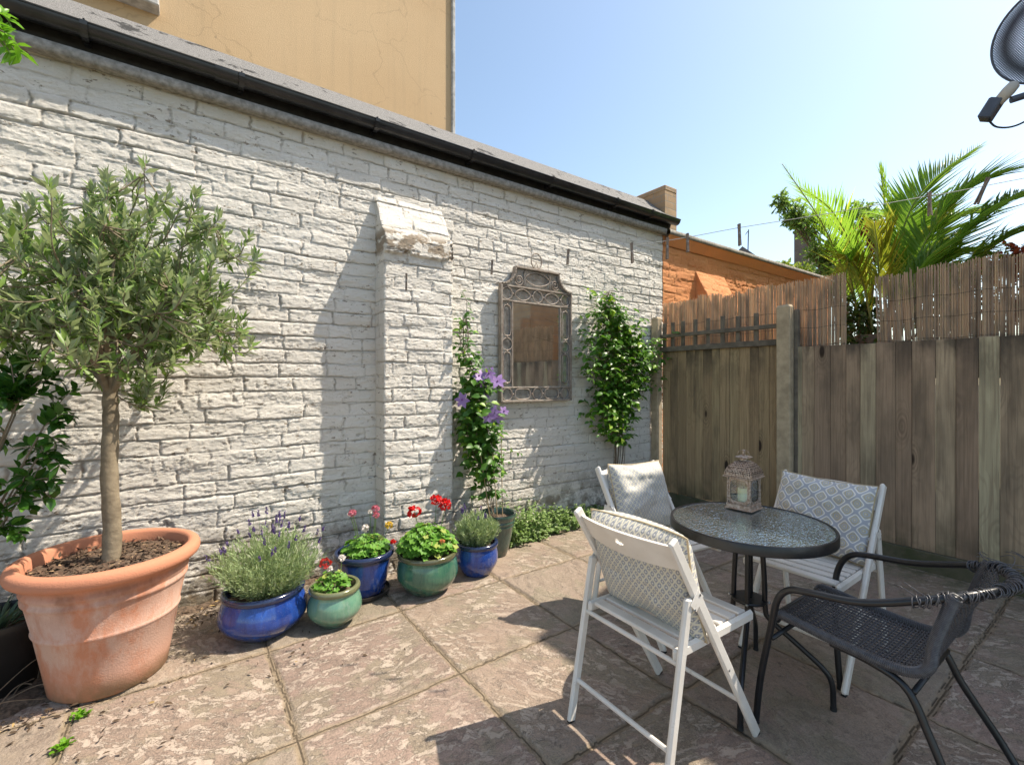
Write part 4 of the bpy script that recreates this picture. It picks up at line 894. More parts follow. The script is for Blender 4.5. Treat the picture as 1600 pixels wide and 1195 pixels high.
# ---- satellite dish
def m_dish():
    k = NT('perforated dish mesh'); uv = k.obj(); s = k.sep(uv)
    a = k.mth('MULTIPLY', s[0], 105.); row = k.mth('FLOOR', k.mth('MULTIPLY', s[1], 121.)); a = k.mth('ADD', a, k.mth('MULTIPLY', k.mth('MODULO', row, 2.), .5))
    fx = k.mth('SUBTRACT', k.mth('FRACT', a), .5); fy = k.mth('SUBTRACT', k.mth('FRACT', k.mth('MULTIPLY', s[1], 121.)), .5)
    d = k.mth('SQRT', k.mth('ADD', k.mth('MULTIPLY', fx, fx), k.mth('MULTIPLY', fy, fy))); k.set(base=(.07, .09, .14), rough=.5, metal=.2)
    return k.surf(k.n('MixShader', {0: k.ramp(d, [(.28, 1.), (.32, 0.)]), 1: k.b.outputs[0], 2: k.n('BsdfTransparent').outputs[0]}).outputs[0])
M_dishrim = simple('slate blue dish paint', (.07, .085, .12), .45)
dc = Vector((4.50, .385, 3.63)); dn = Vector((-.86, .02, -.18)).normalized()
ds = thing('satellite_dish', 'dark perforated satellite dish with pale receiver arm, high at the right edge', 'satellite dish', dc)
xx = Vector((0, 1, 0)); xx = (xx - dn * xx.dot(dn)).normalized(); yy_ = dn.cross(xx); M3 = Matrix((xx, yy_, dn)).transposed().to_4x4(); e = M3.to_euler()
prof_d = [(.0001, -.045)] + [(.30 * i / 12, -.045 + .045 * (i / 12) ** 2) for i in range(1, 13)]
rf = obj('reflector', MB().lathe(prof_d, 64), m_dish(), ds, world=False, smooth=True); rf.rotation_euler = e
rm = obj('rim', MB().tube([(.302 * math.cos(a), .302 * math.sin(a), 0) for a in [2 * PI * i / 64 for i in range(64)]], .007, 8, closed=True), M_dishrim, ds, world=False, smooth=True); rm.rotation_euler = e
# LNB and arm of the dish
def T3(u, v, t):
    k = (u - 800) / 720; A = math.radians(54.8); return Vector((t * (math.cos(A) + k * math.sin(A)), t * (math.sin(A) - k * math.cos(A)), 1.4 + t * (595 - v) / 720))
q0 = Vector((4.30, .60, 3.20)); arm = MB().tube([q0 + Vector((.02, -.03, .0)), q0 + Vector((.1, -.16, .03)), q0 + Vector((.3, -.62, .10)), q0 + Vector((.42, -.9, .2))], .022, 8)
obj('support_arm', arm, M_dishrim, ds, smooth=True, sharp=50)
rc = MB(); rc.bar(q0 + Vector((.01, .03, .03)), q0 + Vector((-.0, .09, -.08)), .07, .085, (1, 0, 0), .008)
rcv = obj('receiver', rc, M_dishrim, ds)
obj('receiver_cap', MB().tube([q0 + Vector((.0, .03, .0)), q0 + Vector((.01, -.02, .06)), q0 + Vector((.015, -.045, .09)), q0 + Vector((.018, -.055, .1))], [.03, .036, .032, .015], 14), simple('pale plastic cap', (.55, .53, .48), .5), rcv, smooth=True)
obj('cable', MB().tube(bez([q0 + Vector((0, .07, -.09)), q0 + Vector((.01, .03, -.15)), q0 + Vector((.03, -.05, -.17)), q0 + Vector((.06, -.16, -.12)), q0 + Vector((.16, -.4, .02))], 6), .006, 6), M_rubber, rcv, smooth=True)

# ================================================================ POTS
def glaze(name, c1, c2, rim, spk=(.5, .55, .7)):
    k = NT(name); o = k.obj(); s = k.sep(o)
    dr = k.noise(k.mp(o, (1, 1, .18)), 34, 5, .6); c = k.mix(k.ramp(dr, [(.35, 0.), (.65, 1.)]), c1, c2)
    c = k.mix(k.ramp(k.noise(o, 6, 4), [(.4, 0.), (.7, .6)]), c, tuple(q * .55 for q in c1))
    c = k.mix(k.ramp(k.noise(o, 320, 2, .8), [(.62, 0.), (.72, .35)]), c, spk)
    c = k.mix(k.mth('MULTIPLY', k.ramp(s[2], [(.0, 1.), (.1, 0.)]), k.ramp(k.noise(o, 28, 6, .7), [(.45, 0.), (.6, .8)])), c, (.16, .12, .08)); c = k.mix(k.ramp(k.noise(k.mp(o, (1, 1, .3)), 20, 6, .7), [(.6, 0.), (.7, .25)]), c, (.4, .42, .42))
    c = k.mix(k.ramp(k.attr('rim'), [(.3, 0.), (.7, 1.)]), c, k.mix(k.noise(o, 70, 4, .7), rim, tuple(q * .5 for q in rim)))
    return k.set(base=c, rough=.17, coat=.6, coatr=.08, normal=k.bump(k.noise(o, 26, 3), .12, .006))
M_blue = glaze('cobalt glaze', (.010, .036, .21), (.016, .075, .36), (.018, .03, .09)); M_green = glaze('jade glaze', (.03, .12, .085), (.085, .2, .12), (.12, .12, .06), (.4, .5, .35))
M_pgreen = glaze('pale jade glaze', (.11, .25, .17), (.17, .30, .2), (.19, .2, .1), (.5, .6, .5)); M_dgreen = glaze('dull green glaze', (.035, .075, .06), (.06, .11, .085), (.03, .05, .045), (.3, .35, .3))
def m_terra():
    k = NT('weathered terracotta'); o = k.obj(); z = k.sep(o)[2]
    c = k.mix(k.noise(o, 3.2, 5), (.56, .25, .15), (.47, .2, .12))
    bl = k.mth('MULTIPLY', k.ramp(k.noise(k.mp(o, (1, 1, .45)), 6.5, 7, .68), [(.42, 0.), (.56, 1.)]), k.ramp(z, [(.02, .3), (.2, 1.), (.46, 1.), (.52, 0.)]))
    c = k.mix(k.mth('MULTIPLY', bl, .68), c, (.6, .45, .38))
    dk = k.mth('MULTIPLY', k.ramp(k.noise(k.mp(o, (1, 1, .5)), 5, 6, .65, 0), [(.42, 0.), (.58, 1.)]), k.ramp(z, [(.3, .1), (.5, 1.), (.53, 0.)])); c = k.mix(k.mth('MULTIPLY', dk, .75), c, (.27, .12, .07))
    c = k.mix(k.mth('MULTIPLY', k.ramp(z, [(.0, 1.), (.12, 0.)]), k.ramp(k.noise(o, 14, 6), [(.35, .2), (.6, 1.)])), c, (.22, .16, .09))
    c = k.mix(k.ramp(k.noise(o, 260, 2), [(.66, 0.), (.7, .3)]), c, (.3, .2, .14))
    return k.set(base=c, rough=.85, spec=.2, normal=k.bump(k.mth('ADD', k.noise(o, 140, 4), k.mth('MULTIPLY', k.noise(o, 9, 4), .7)), .35, .006))
M_terra = m_terra(); M_bark = None
def pot(name, label, x, y, prof, mat, rimz, cat='plant pot', soil=None, group='glazed pots along the wall', wob=.006, seed=0, n=72):
    t = thing(name, label, cat, (x, y, 0), group=group); mb = MB().lathe(prof, n, (x, y, 0), wob, seed)
    me_o = obj('body', mb, mat, t, smooth=True, sharp=50); zz = np.array([v[2] for v in mb.v]); pattr(me_o.data, 'rim', (zz > rimz).astype(float))
    if soil:
        sr, sz = soil; V = []; F = []; rings = 26; m = 60
        for i in range(rings + 1):
            for k_ in range(m):
                r = sr * max(i, .02) / rings; a = 2 * PI * k_ / m; px, py = r * math.cos(a), r * math.sin(a); V.append((x + px, y + py, sz + float(fbm(np.array(px * 38. + seed), np.array(py * 38.), 70, 3)) * .03 - .015 + .012 * (1 - i / rings)))
        F = [(i * m + k_, i * m + (k_ + 1) % m, (i + 1) * m + (k_ + 1) % m, (i + 1) * m + k_) for i in range(rings) for k_ in range(m)]
        obj('soil', MB().add(V, F), M_soil, t, smooth=True)
    return t
def roundrim(r, z, w_, h): return [(r + w_ * math.cos(a), z + h * math.sin(a)) for a in [-PI / 2 + PI * i / 8 for i in range(9)]]
# terracotta
tp = [(.0001, 0), (.205, 0), (.218, .012), (.232, .1), (.262, .28), (.266, .285), (.27, .293), (.268, .301), (.266, .305), (.289, .42), (.293, .43), (.300, .437), (.301, .448), (.296, .456), (.298, .468), (.305, .476), (.306, .488), (.300, .497), (.304, .515), (.318, .528), (.326, .533)] + roundrim(.334, .562, .02, .03) + [(.322, .597), (.305, .592), (.298, .58), (.292, .54), (.275, .40)]
pot('terracotta_pot', 'large weathered terracotta pot with rolled rim holding the olive tree', -.297, 2.905, tp, M_terra, 9, soil=(.288, .535), group=None, seed=3, n=110)
def bellypot(h, R, Rb, belly, neck, zb=.45):
    out_ = [(.0001, 0), (Rb * .93, 0), (Rb, .008)]
    for i in range(1, 15):
        f = i / 15; z = .008 + (h - .055) * f
        if f < zb: q = Rb + (belly - Rb) * math.sin(f / zb * PI / 2)
        else: q = neck + (belly - neck) * math.cos((f - zb) / (1 - zb) * PI / 2) ** .8
        out_.append((q, z))
    out_ += [(neck, h - .042)] + roundrim(R - .014, h - .02, .014, .018) + [(R - .026, h - .006), (R - .03, h - .03), (R - .035, h - .1)]
    return out_
pot('glazed_pot', 'wide cobalt blue glazed pot of tall lavender beside the terracotta pot', .355, 2.93, bellypot(.25, .212, .145, .225, .196, .5), M_blue, .212, soil=(.19, .19), seed=5)
pot('glazed_pot', 'small pale jade green pot, the shortest of the glazed pots', .705, 2.79, bellypot(.222, .143, .088, .152, .128, .5), M_pgreen, .186, soil=(.12, .17), seed=6)
pt = pot('glazed_pot', 'straight tapering cobalt pot on a dark saucer, pink geranium in it', .958, 3.05, [(.0001, .02), (.122, .02), (.13, .03), (.15, .12), (.168, .22), (.172, .245)] + roundrim(.178, .268, .014, .02) + [(.166, .285), (.16, .26), (.156, .2)], M_blue, .244, soil=(.16, .235), seed=7)
obj('saucer', MB().lathe([(.0001, .002), (.13, .002), (.158, .012), (.166, .034), (.161, .035), (.152, .016), (.0001, .01)], 60, (.958, 3.05, 0)), simple('dark plastic saucer', (.03, .028, .028), .45), pt, smooth=True, sharp=50)
pot('glazed_pot', 'rounded dark jade green pot with olive rim under red geraniums', 1.325, 2.865, bellypot(.264, .2, .128, .203, .186, .55), M_green, .235, soil=(.175, .225), seed=8)
pot('glazed_pot', 'cobalt blue pot of small silvery lavender beside the red geraniums', 1.735, 2.905, bellypot(.236, .157, .105, .153, .143, .6), M_blue, .198, soil=(.135, .19), seed=9)
pot('glazed_pot', 'tall dull green ribbed pot half hidden behind the small lavender', 2.05, 3.11, [(.0001, 0), (.072, 0), (.078, .01), (.098, .08), (.12, .17), (.132, .235), (.136, .24), (.135, .248), (.133, .252), (.138, .268), (.143, .272), (.142, .282), (.139, .286), (.143, .3), (.149, .305), (.15, .33), (.146, .342), (.138, .34), (.13, .33), (.125, .27)], M_dgreen, .34, soil=(.125, .29), seed=10)
bp_ = pot('black_pot', 'black plastic nursery pot in the dark corner left of the terracotta pot', -.70, 3.03, [(.0001, 0), (.12, 0), (.135, .01), (.17, .3), (.182, .31), (.184, .34), (.176, .342), (.168, .33), (.16, .25)], simple('black pot plastic', (.015, .015, .016), .45), 9, soil=(.165, .29), group=None, seed=11)

rg = random.Random(29); mu = bpy.data.objects['terracotta_pot']
for cnt, mt, s0, s1 in ((900, simple('dark bark mulch', (.06, .035, .022), .9, c2=(.13, .08, .05), nscale=50), .012, .042), (150, simple('pale wood chips', (.4, .27, .15), .9, c2=(.25, .17, .1), nscale=60), .008, .03)):
    P, D, N, S = [], [], [], []
    for i in range(cnt):
        a = rg.random() * 6.28; r = .285 * rg.random() ** .5; P.append((-.297 + r * math.cos(a), 2.905 + r * math.sin(a), .541 + rg.uniform(0, .014))); D.append((rg.gauss(0, 1), rg.gauss(0, 1), rg.gauss(0, .3))); N.append((rg.gauss(0, .4), rg.gauss(0, .4), 1)); S.append(rg.uniform(s0, s1))
    mo = obj('mulch', scatter(T_oval(.4, .1), P, D, N, S), mt, mu); mo['kind'] = 'stuff'
# ================================================================ OLIVE TREE
M_obark = simple('olive bark', (.27, .22, .15), .85, c2=(.17, .135, .09), nscale=22, bs=.8, bscale=70)
M_olive = leafmat('olive leaves', (.21, .32, .075), (.11, .19, .04), .36, .36, under=(.33, .40, .25), ty=(.28, .4, .09))
ot = thing('olive_tree', 'standard olive tree with straight trunk and loose round crown in the terracotta pot', 'olive tree', (-.297, 2.905, .53))
rg = random.Random(12); fork = Vector((-.30, 2.905, 1.33)); cc = Vector((-.30, 2.87, 1.785)); RX, RY, RZ = .60, .50, .545
trk = bez([(-.297, 2.905, .5), (-.292, 2.905, .7), (-.302, 2.90, .95), (-.297, 2.905, 1.2), fork, (-.29, 2.9, 1.5), (-.315, 2.88, 1.72)], 5)
m = MB().tube(trk, [.039 - .009 * min(1, i / 20) - (.015 * max(0, (i - 20) / 10)) + .0018 * math.sin(i * 2.1) for i in range(len(trk))], 14)
nodes = []
for i in range(15):
    a = i * 2.4 + rg.uniform(-.3, .3); el = rg.uniform(.0, 1.1) if i < 11 else 1.25
    d = Vector((math.cos(a) * math.cos(el), math.sin(a) * math.cos(el) * .85, math.sin(el) * 1.0))
    st = trk[min(len(trk) - 1, int(19 + rg.random() * 9))]; e_ = cc + Vector((d.x * RX, d.y * RY, d.z * RZ - .16)) * rg.uniform(.55, .75)
    mid = st.lerp(e_, .5) + Vector((rg.uniform(-.05, .05), rg.uniform(-.05, .05), -.04)); pts = bez([st, st.lerp(mid, .5) + Vector((0, 0, .02)), mid, e_], 5)
    m.tube(pts, [.017 - .012 * k_ / len(pts) for k_ in range(len(pts))], 7)
    for k_, p_ in enumerate(pts):
        if k_ > 3: nodes.append((p_, .017 - .012 * k_ / len(pts)))
lp, ld, ln, lsz = [], [], [], []
def side(d): return Vector((rg.gauss(0, 1), rg.gauss(0, 1), rg.gauss(0, 1))).cross(d).normalized()
for i in range(430):
    v = Vector((rg.gauss(0, 1), rg.gauss(0, 1), rg.gauss(0, 1))).normalized(); r = rg.random() ** .42 * (1 + .18 * math.sin(v.x * 5 + v.z * 7) * 1.) * rg.uniform(.85, 1.06)
    tip = cc + Vector((v.x * RX, v.y * RY, v.z * RZ * (1. if v.z > 0 else .88))) * r
    if tip.y > 3.40: tip.y = 3.40 - rg.random() * .1
    b = min(nodes, key=lambda q: (q[0] - tip).length + rg.random() * .08); b0 = b[0]; mid = b0.lerp(tip, .5) + Vector((rg.uniform(-.03, .03), rg.uniform(-.03, .03), -.03 + .0 * v.z))
    tip2 = tip + Vector((v.x * .03, v.y * .03, .05)); pts = bez([b0, mid, tip, tip2], 5); m.tube(pts, [.0042 - .003 * k_ / len(pts) for k_ in range(len(pts))], 4)
    if i % 5 == 0: nodes.append((tip, .003))
    L = len(pts); st_ = int(L * .3)
    for k_ in range(st_, L):
        d = (pts[k_] - pts[k_ - 1]).normalized(); s_ = side(d)
        for q in (-1, 1):
            if rg.random() < .86: lp.append(pts[k_] + (pts[k_] - pts[k_ - 1]) * rg.random() * .4); ld.append(d * rg.uniform(.5, 1.3) + s_ * q * .8 + Vector((0, 0, rg.uniform(-.1, .35)))); ln.append(Vector((0, 0, 1)) + side(d) * .7); lsz.append(rg.uniform(.045, .082) * (1 if k_ < L - 2 else .8))
    lp.append(pts[-1]); ld.append(d); ln.append(side(d)); lsz.append(.055)
obj('trunk', m, M_obark, ot, smooth=True)
obj('crown', scatter(T_lance(1., .30, .2, .06), lp, ld, ln, lsz), M_olive, ot)

# ================================================================ generic bushes and climbers
def twigs(m, b0, tips, r=.003, sag=0.):
    out_ = []
    for t in tips:
        mid = b0.lerp(t, .5) + Vector((rg.uniform(-.02, .02), rg.uniform(-.02, .02), sag)); p_ = bez([b0, mid, t], 4); m.tube(p_, [r * (1 - .6 * k_ / len(p_)) for k_ in range(len(p_))], 4); out_.append(p_)
    return out_
def glossy_shrub(name, label, cat, base, centre, rad, n, size, mat, seed, out=(1, -.3, 0), leaf=None, ymax=3.42, group=None, stemmat=None):
    global rg; rg = random.Random(seed); t = thing(name, label, cat, base, group=group); m = MB(); P, D, N, S = [], [], [], []; c = Vector(centre)
    b0 = Vector(base)
    nt_ = max(6, n // 14); main = []
    for i in range(max(4, nt_ // 6)):
        v = Vector((rg.gauss(0, 1), rg.gauss(0, 1), rg.gauss(0, 1))).normalized(); e_ = c + Vector((v.x * rad[0], v.y * rad[1], v.z * rad[2])) * .55; p_ = bez([b0, b0.lerp(e_, .5) + Vector((0, 0, .05)), e_], 5); m.tube(p_, [.008 - .005 * k_ / len(p_) for k_ in range(len(p_))], 6); main += p_[4:]
    for i in range(nt_):
        v = Vector((rg.gauss(0, 1), rg.gauss(0, 1), rg.gauss(0, 1))).normalized(); tip = c + Vector((v.x * rad[0], v.y * rad[1], v.z * rad[2])) * rg.uniform(.6, 1.05); tip.y = min(tip.y, ymax)
        s0 = min(main, key=lambda q: (q - tip).length); p_ = bez([s0, s0.lerp(tip, .6) + Vector((0, 0, .02)), tip], 7); m.tube(p_, [.003 - .0015 * k_ / len(p_) for k_ in range(len(p_))], 4)
        for k_ in range(1, len(p_)):
            d = (p_[k_] - p_[k_ - 1]).normalized(); s_ = side(d); P.append(p_[k_]); D.append(d * .7 + s_ * rg.choice((-1, 1)) + Vector((0, 0, .1))); N.append(Vector((.2, -.3, 1)) + side(d) * .6); S.append(size * rg.uniform(.6, 1.1))
    obj('stems', m, stemmat or M_obark, t, smooth=True); obj('foliage', scatter(leaf or T_oval(.5), P, D, N, S), mat, t); return t
M_camel = leafmat('glossy dark leaves', (.055, .15, .02), (.03, .09, .015), .22, .3, ty=(.13, .3, .04))
glossy_shrub('leafy_shrub', 'glossy dark green shrub at the left edge behind the olive trunk', 'shrub', (-1.0, 3.12, .0), (-.62, 2.80, 1.14), (.24, .15, .42), 900, .066, M_camel, 31)
M_lime = leafmat('young lime leaves', (.2, .42, .03), (.13, .33, .02), .35, .45)
glossy_shrub('overhanging_branch', 'bright lime green leaves hanging in at the top left corner', 'branch', (-1.25, 3.1, 2.9), (-.68, 3.03, 2.98), (.09, .06, .18), 120, .07, M_lime, 35, leaf=T_oval(.34, .25))
# spiky leaves in the black pot
rg = random.Random(37); P, D, N, S = [], [], [], []
for i in range(70):
    a = rg.random() * 6.28; P.append((-.70 + .04 * math.cos(a), 3.03 + .04 * math.sin(a), .29)); D.append((math.cos(a), math.sin(a), rg.uniform(.3, 1.6))); N.append((0, 0, 1)); S.append(rg.uniform(.1, .22))
o = obj('spiky_plant', scatter(T_blade(1., .07, .2), P, D, N, S), leafmat('grey green blades', (.13, .2, .12), (.08, .13, .08), .5, .2), loc=(-.7, 3.03, .29)); tag(o, 'sparse grey-green spiky plant in the black nursery pot', 'plant')

# lavender
M_lavst = leafmat('lavender stems', (.38, .47, .24), (.26, .36, .16), .7, .3, ty=(.5, .55, .36)); M_lavfl = leafmat('lavender flowers', (.16, .09, .33), (.1, .05, .24), .8, .2)
def lavender(label, x, y, z, R, H, n, nf, seed, spread=1., fl=1.):
    global rg; rg = random.Random(seed); t = thing('lavender', label, 'lavender', (x, y, z), group='lavender plants'); m = MB(); P, D, N, S = [], [], [], []; FP, FD, FN, FS = [], [], [], []
    for i in range(n):
        a = rg.random() * 6.28; q = rg.random() ** .6; b = Vector((x + R * .35 * q * math.cos(a), y + R * .35 * q * math.sin(a), z)); h = H * rg.uniform(.55, .95) * (1 - .35 * q * q)
        tip = Vector((x + R * q * spread * math.cos(a) + rg.gauss(0, .012), min(3.43, y + R * q * spread * math.sin(a) + rg.gauss(0, .012)), z + h)); mid = b.lerp(tip, .5) + Vector((math.cos(a) * .02 * q, math.sin(a) * .02 * q, .01)); p_ = bez([b, mid, tip], 5)
        flw = i < nf
        if flw:
            tip = tip + Vector((math.cos(a) * .02, math.sin(a) * .02, H * rg.uniform(.22, .36))); p_ = bez([b, mid, tip], 6)
        m.tube(p_, .0011, 3, cap=False)
        for k_ in range(1, len(p_)):
            if flw and k_ > len(p_) * .62: continue
            for e in range(3):
                f = rg.random(); pt_ = p_[k_ - 1].lerp(p_[k_], f); d = (p_[k_] - p_[k_ - 1]).normalized(); P.append(pt_); D.append(d * 1.1 + side(d) * .8); N.append(side(d)); S.append(rg.uniform(.02, .042))
        if flw:
            d = (p_[-1] - p_[-2]).normalized(); L = rg.uniform(.03, .05) * fl
            for e in range(26):
                f = e / 26; FP.append(p_[-1] - d * L * (1 - f)); FD.append(d * .8 + side(d) * 1.); FN.append(side(d)); FS.append(.0115 * (1 - .4 * f))
    obj('stems', m, M_lavst, t); obj('leaves', scatter(T_lance(1., .17, .1, .0), P, D, N, S), M_lavst, t)
    if FP: obj('flower_spikes', scatter(T_oval(.8, 0), FP, FD, FN, FS), M_lavfl, t)
lavender('large bushy lavender with purple spikes in the wide blue pot', .385, 2.97, .17, .30, .41, 430, 34, 41, 1.0)
lavender('small rounded silvery lavender in the blue pot beside red geraniums', 1.735, 2.905, .18, .155, .29, 260, 9, 42, 1.)

# geraniums
M_ger = leafmat('geranium leaves', (.17, .36, .045), (.10, .26, .03), .5, .32, ty=(.38, .45, .1)); M_gst = simple('geranium stem', (.13, .22, .06), .6)
def petals(name, c): return leafmat(name, c, tuple(q * .7 for q in c), .5, .25)
M_red = petals('scarlet petals', (.75, .012, .012)); M_pink = petals('pink petals', (.72, .22, .3)); M_wh = petals('white petals', (.8, .74, .72)); M_yel = petals('yellow petals', (.75, .5, .05)); M_lil = leafmat('lilac petals', (.42, .27, .6), (.34, .2, .52), .5, .35)
def head(par, c, r, mat, n=46, base=None, flat=.75):
    P, D, N, S = [], [], [], []
    for i in range(n):
        v = Vector((rg.gauss(0, 1), rg.gauss(0, 1), rg.gauss(0, 1) + .4)).normalized(); P.append(Vector(c) + Vector((v.x * r * .62, v.y * r * .62, v.z * r * flat * .62))); D.append(v + side(v) * 1.4); N.append(v); S.append(r * rg.uniform(.5, .75))
    h = obj('flower_head', scatter(T_oval(.9, .05), P, D, N, S), mat, par)
    if base: obj('flower_stalk', MB().tube(bez([base, Vector(base).lerp(Vector(c), .6) + Vector((.008, 0, 0)), Vector(c)], 4), .0022, 5), M_gst, par)
def geranium(label, x, y, z, R, H, n, heads, seed, size=.05):
    global rg; rg = random.Random(seed); t = thing('geranium', label, 'geranium', (x, y, z), group='potted geraniums'); P, D, N, S = [], [], [], []; m = MB()
    for i in range(n):
        a = rg.random() * 6.28; q = rg.random() ** .5; hh = H * (1 - .55 * q * q) * rg.uniform(.45, 1.05); p_ = Vector((x + R * q * math.cos(a), y + R * q * math.sin(a) * .95, z + hh)); nn = Vector((math.cos(a) * q * 1.1 + rg.gauss(0, .3), math.sin(a) * q * 1.1 + rg.gauss(0, .3) - .2, 1))
        d = Vector((math.cos(a), math.sin(a), 0)) + Vector(nn) * -.3; P.append(p_); D.append(d); N.append(nn); S.append(size * rg.uniform(.6, 1.15))
        if i % 3 == 0: m.tube(bez([(x + R * .2 * math.cos(a), y + R * .2 * math.sin(a), z), p_ - Vector((0, 0, .02)), p_], 3), .0016, 4)
    obj('stems', m, M_gst, t); obj('leaves', scatter(T_round(13, .2, .16), P, D, N, S), M_ger, t)
    for c, r, mt in heads: head(t, c, r, mt, base=(x + (c[0] - x) * .4, y + (c[1] - y) * .4, z + .03))
    return t
geranium('pink and white flowered geranium in the straight blue pot on a saucer', .965, 3.04, .24, .145, .15, 210, [((.87, 3.02, .55), .026, M_pink), ((.86, 3.04, .535), .018, M_wh), ((1.035, 3.06, .54), .027, M_pink), ((1.03, 3.03, .505), .022, M_pink), ((.995, 3.05, .53), .016, M_wh), ((.935, 2.96, .455), .026, M_wh), ((1.10, 2.98, .44), .027, M_yel), ((1.13, 2.99, .32), .02, M_red)], 51, .042)
geranium('little geranium with one dusty red bloom in the small pale jade pot', .69, 2.79, .17, .095, .13, 110, [((.64, 2.73, .37), .033, petals('dusty red petals', (.62, .07, .06))), ((.735, 2.76, .37), .022, M_wh), ((.655, 2.71, .345), .018, M_wh)], 52, .033)
geranium('full geranium with three scarlet flower heads in the dark jade pot', 1.325, 2.87, .22, .185, .21, 430, [((1.235, 2.88, .53), .047, M_red), ((1.43, 2.95, .565), .042, M_red), ((1.475, 2.90, .535), .046, M_red), ((1.36, 2.72, .35), .02, petals('apricot petals', (.75, .3, .12)))], 53, .048)

# climbers
M_clem = leafmat('clematis leaves', (.10, .23, .03), (.05, .14, .02), .4, .38, ty=(.24, .4, .05)); M_stem = simple('dry brown stem', (.2, .14, .09), .85, c2=(.12, .09, .06), nscale=30)
def climber(name, label, cat, base, spine, n, size, mat, seed, leaf, y=3.30, nst=6, ymax=3.43):
    """spine: list of (x, z, half width, density)"""
    global rg; rg = random.Random(seed); t = thing(name, label, cat, base); m = MB(); P, D, N, S = [], [], [], []
    for i in range(nst):
        pts = [Vector(base) + Vector((rg.uniform(-.05, .05), rg.uniform(-.03, .03), 0))] + [Vector((x + rg.uniform(-.6, .6) * w_, y + rg.uniform(-.05, .07), z)) for x, z, w_, _ in spine]; m.tube(bez(pts, 4), .0034 if i < nst // 2 else .0022, 5)
    tot = sum(q[3] for q in spine)
    for i in range(n):
        r = rg.random() * tot; k_ = 0
        while r > spine[k_][3]: r -= spine[k_][3]; k_ += 1
        a = spine[k_]; b = spine[min(k_ + 1, len(spine) - 1)]; f = rg.random(); x = a[0] + (b[0] - a[0]) * f; z = a[1] + (b[1] - a[1]) * f; w_ = a[2] + (b[2] - a[2]) * f
        c = Vector((x + rg.gauss(0, .5) * w_, min(ymax, y + rg.gauss(-.0, .06)), z + rg.gauss(0, .02)))
        cl = rg.choice((1, 2, 3)); az = rg.random() * 6.28
        if rg.random() < .25: m.tube([Vector((x, y + .03, z - .03)), c.lerp(Vector((x, y, z)), .4) + Vector((0, 0, .01)), c], .0012, 4)
        for e in range(cl):
            aa = az + e * 2.1; P.append(c); D.append((math.cos(aa), math.sin(aa) * .6 - .25, rg.uniform(-.55, .1))); N.append((rg.gauss(.2, .4), -.7 + rg.gauss(0, .4), 1)); S.append(size * rg.uniform(.5, 1.1) * (1 if w_ > .06 else .8))
    for i in range(nst * 2):
        a = spine[rg.randrange(1, len(spine))]; s0 = Vector((a[0] + rg.gauss(0, .3) * a[2], y, a[1])); e_ = s0 + Vector((rg.choice((-1, 1)) * a[2] * rg.uniform(.7, 1.7), rg.uniform(-.12, .05), rg.uniform(-.06, .26))); p_ = bez([s0, s0.lerp(e_, .5) + Vector((0, -.03, .03)), e_], 5); m.tube(p_, .0014, 4)
        for v in p_[2:]: P.append(v); D.append((rg.gauss(0, 1), rg.gauss(-.3, .5), rg.gauss(-.2, .5))); N.append((rg.gauss(.2, .4), -.5, 1)); S.append(size * rg.uniform(.35, .75))
    for v in P:
        v.y = min(v.y, ymax)
        if name == 'jasmine': v.x = max(v.x, 3.17 + .04 * math.sin(v.z * 40))
    obj('stems', m, M_stem, t, smooth=True); obj('foliage', scatter(leaf, P, D, N, S), mat, t); return t
cl = climber('clematis', 'clematis with lilac star flowers climbing the wall left of the mirror', 'clematis', (2.03, 3.13, .29), [(2.06, .45, .10, .5), (2.05, .6, .14, 1.2), (2.02, .74, .17, 2.2), (1.98, .9, .19, 3), (1.97, 1.05, .17, 3), (1.96, 1.18, .13, 1.6), (1.98, 1.32, .13, 1.5), (1.92, 1.44, .07, .5), (1.86, 1.6, .05, .3), (1.84, 1.75, .05, .25), (1.85, 1.9, .03, .1)], 640, .08, M_clem, 61, T_oval(.62, .2, .25), y=3.27)
for (x, y, z, R1) in ((1.93, 3.2, 1.44, .075), (2.02, 3.19, 1.46, .07), (2.09, 3.17, 1.395, .075), (1.98, 3.21, 1.38, .06), (1.78, 3.21, 1.25, .07), (1.99, 3.19, 1.29, .05), (2.0, 3.17, 1.115, .075), (2.08, 3.17, 1.10, .065), (2.05, 3.18, 1.15, .06), (2.21, 3.25, 1.14, .05)):
    P, D, N, S = [], [], [], []; nn = Vector((rg.gauss(-.3, .35), -1, rg.gauss(.3, .35))).normalized(); u_ = nn.orthogonal().normalized(); v_ = nn.cross(u_)
    for i in range(6): a = i * PI / 3 + rg.random() * .3; P.append((x, y, z)); D.append(u_ * math.cos(a) + v_ * math.sin(a) + nn * .15); N.append(nn); S.append(R1 * rg.uniform(.85, 1.1))
    fl = obj('flower', scatter(T_oval(.52, .12, .1), P, D, N, S), M_lil, cl); obj('stamens', MB().ball((x + nn.x * .006, y + nn.y * .006, z + nn.z * .006), .0075, 8, 5), simple('purple stamens', (.2, .06, .25), .7) if 'purple stamens' not in bpy.data.materials else bpy.data.materials['purple stamens'], fl)
for x in (2.0, 2.07, 2.12):
    o = obj('bamboo_cane', MB().tube([(x, 3.14, .28), (x + (x - 2.06) * 1.2, 3.27, 1.15 - (x - 2.) * 1.5)], .004, 6), simple('thin cane', (.35, .26, .14), .7) if 'thin cane' not in bpy.data.materials else bpy.data.materials['thin cane'], loc=(x, 3.14, .28)); tag(o, 'thin cane supporting the clematis in the tall green pot', 'cane', 'canes in the clematis pot')
M_jas = leafmat('jasmine leaves', (.12, .27, .03), (.05, .15, .02), .35, .4, ty=(.32, .5, .06))
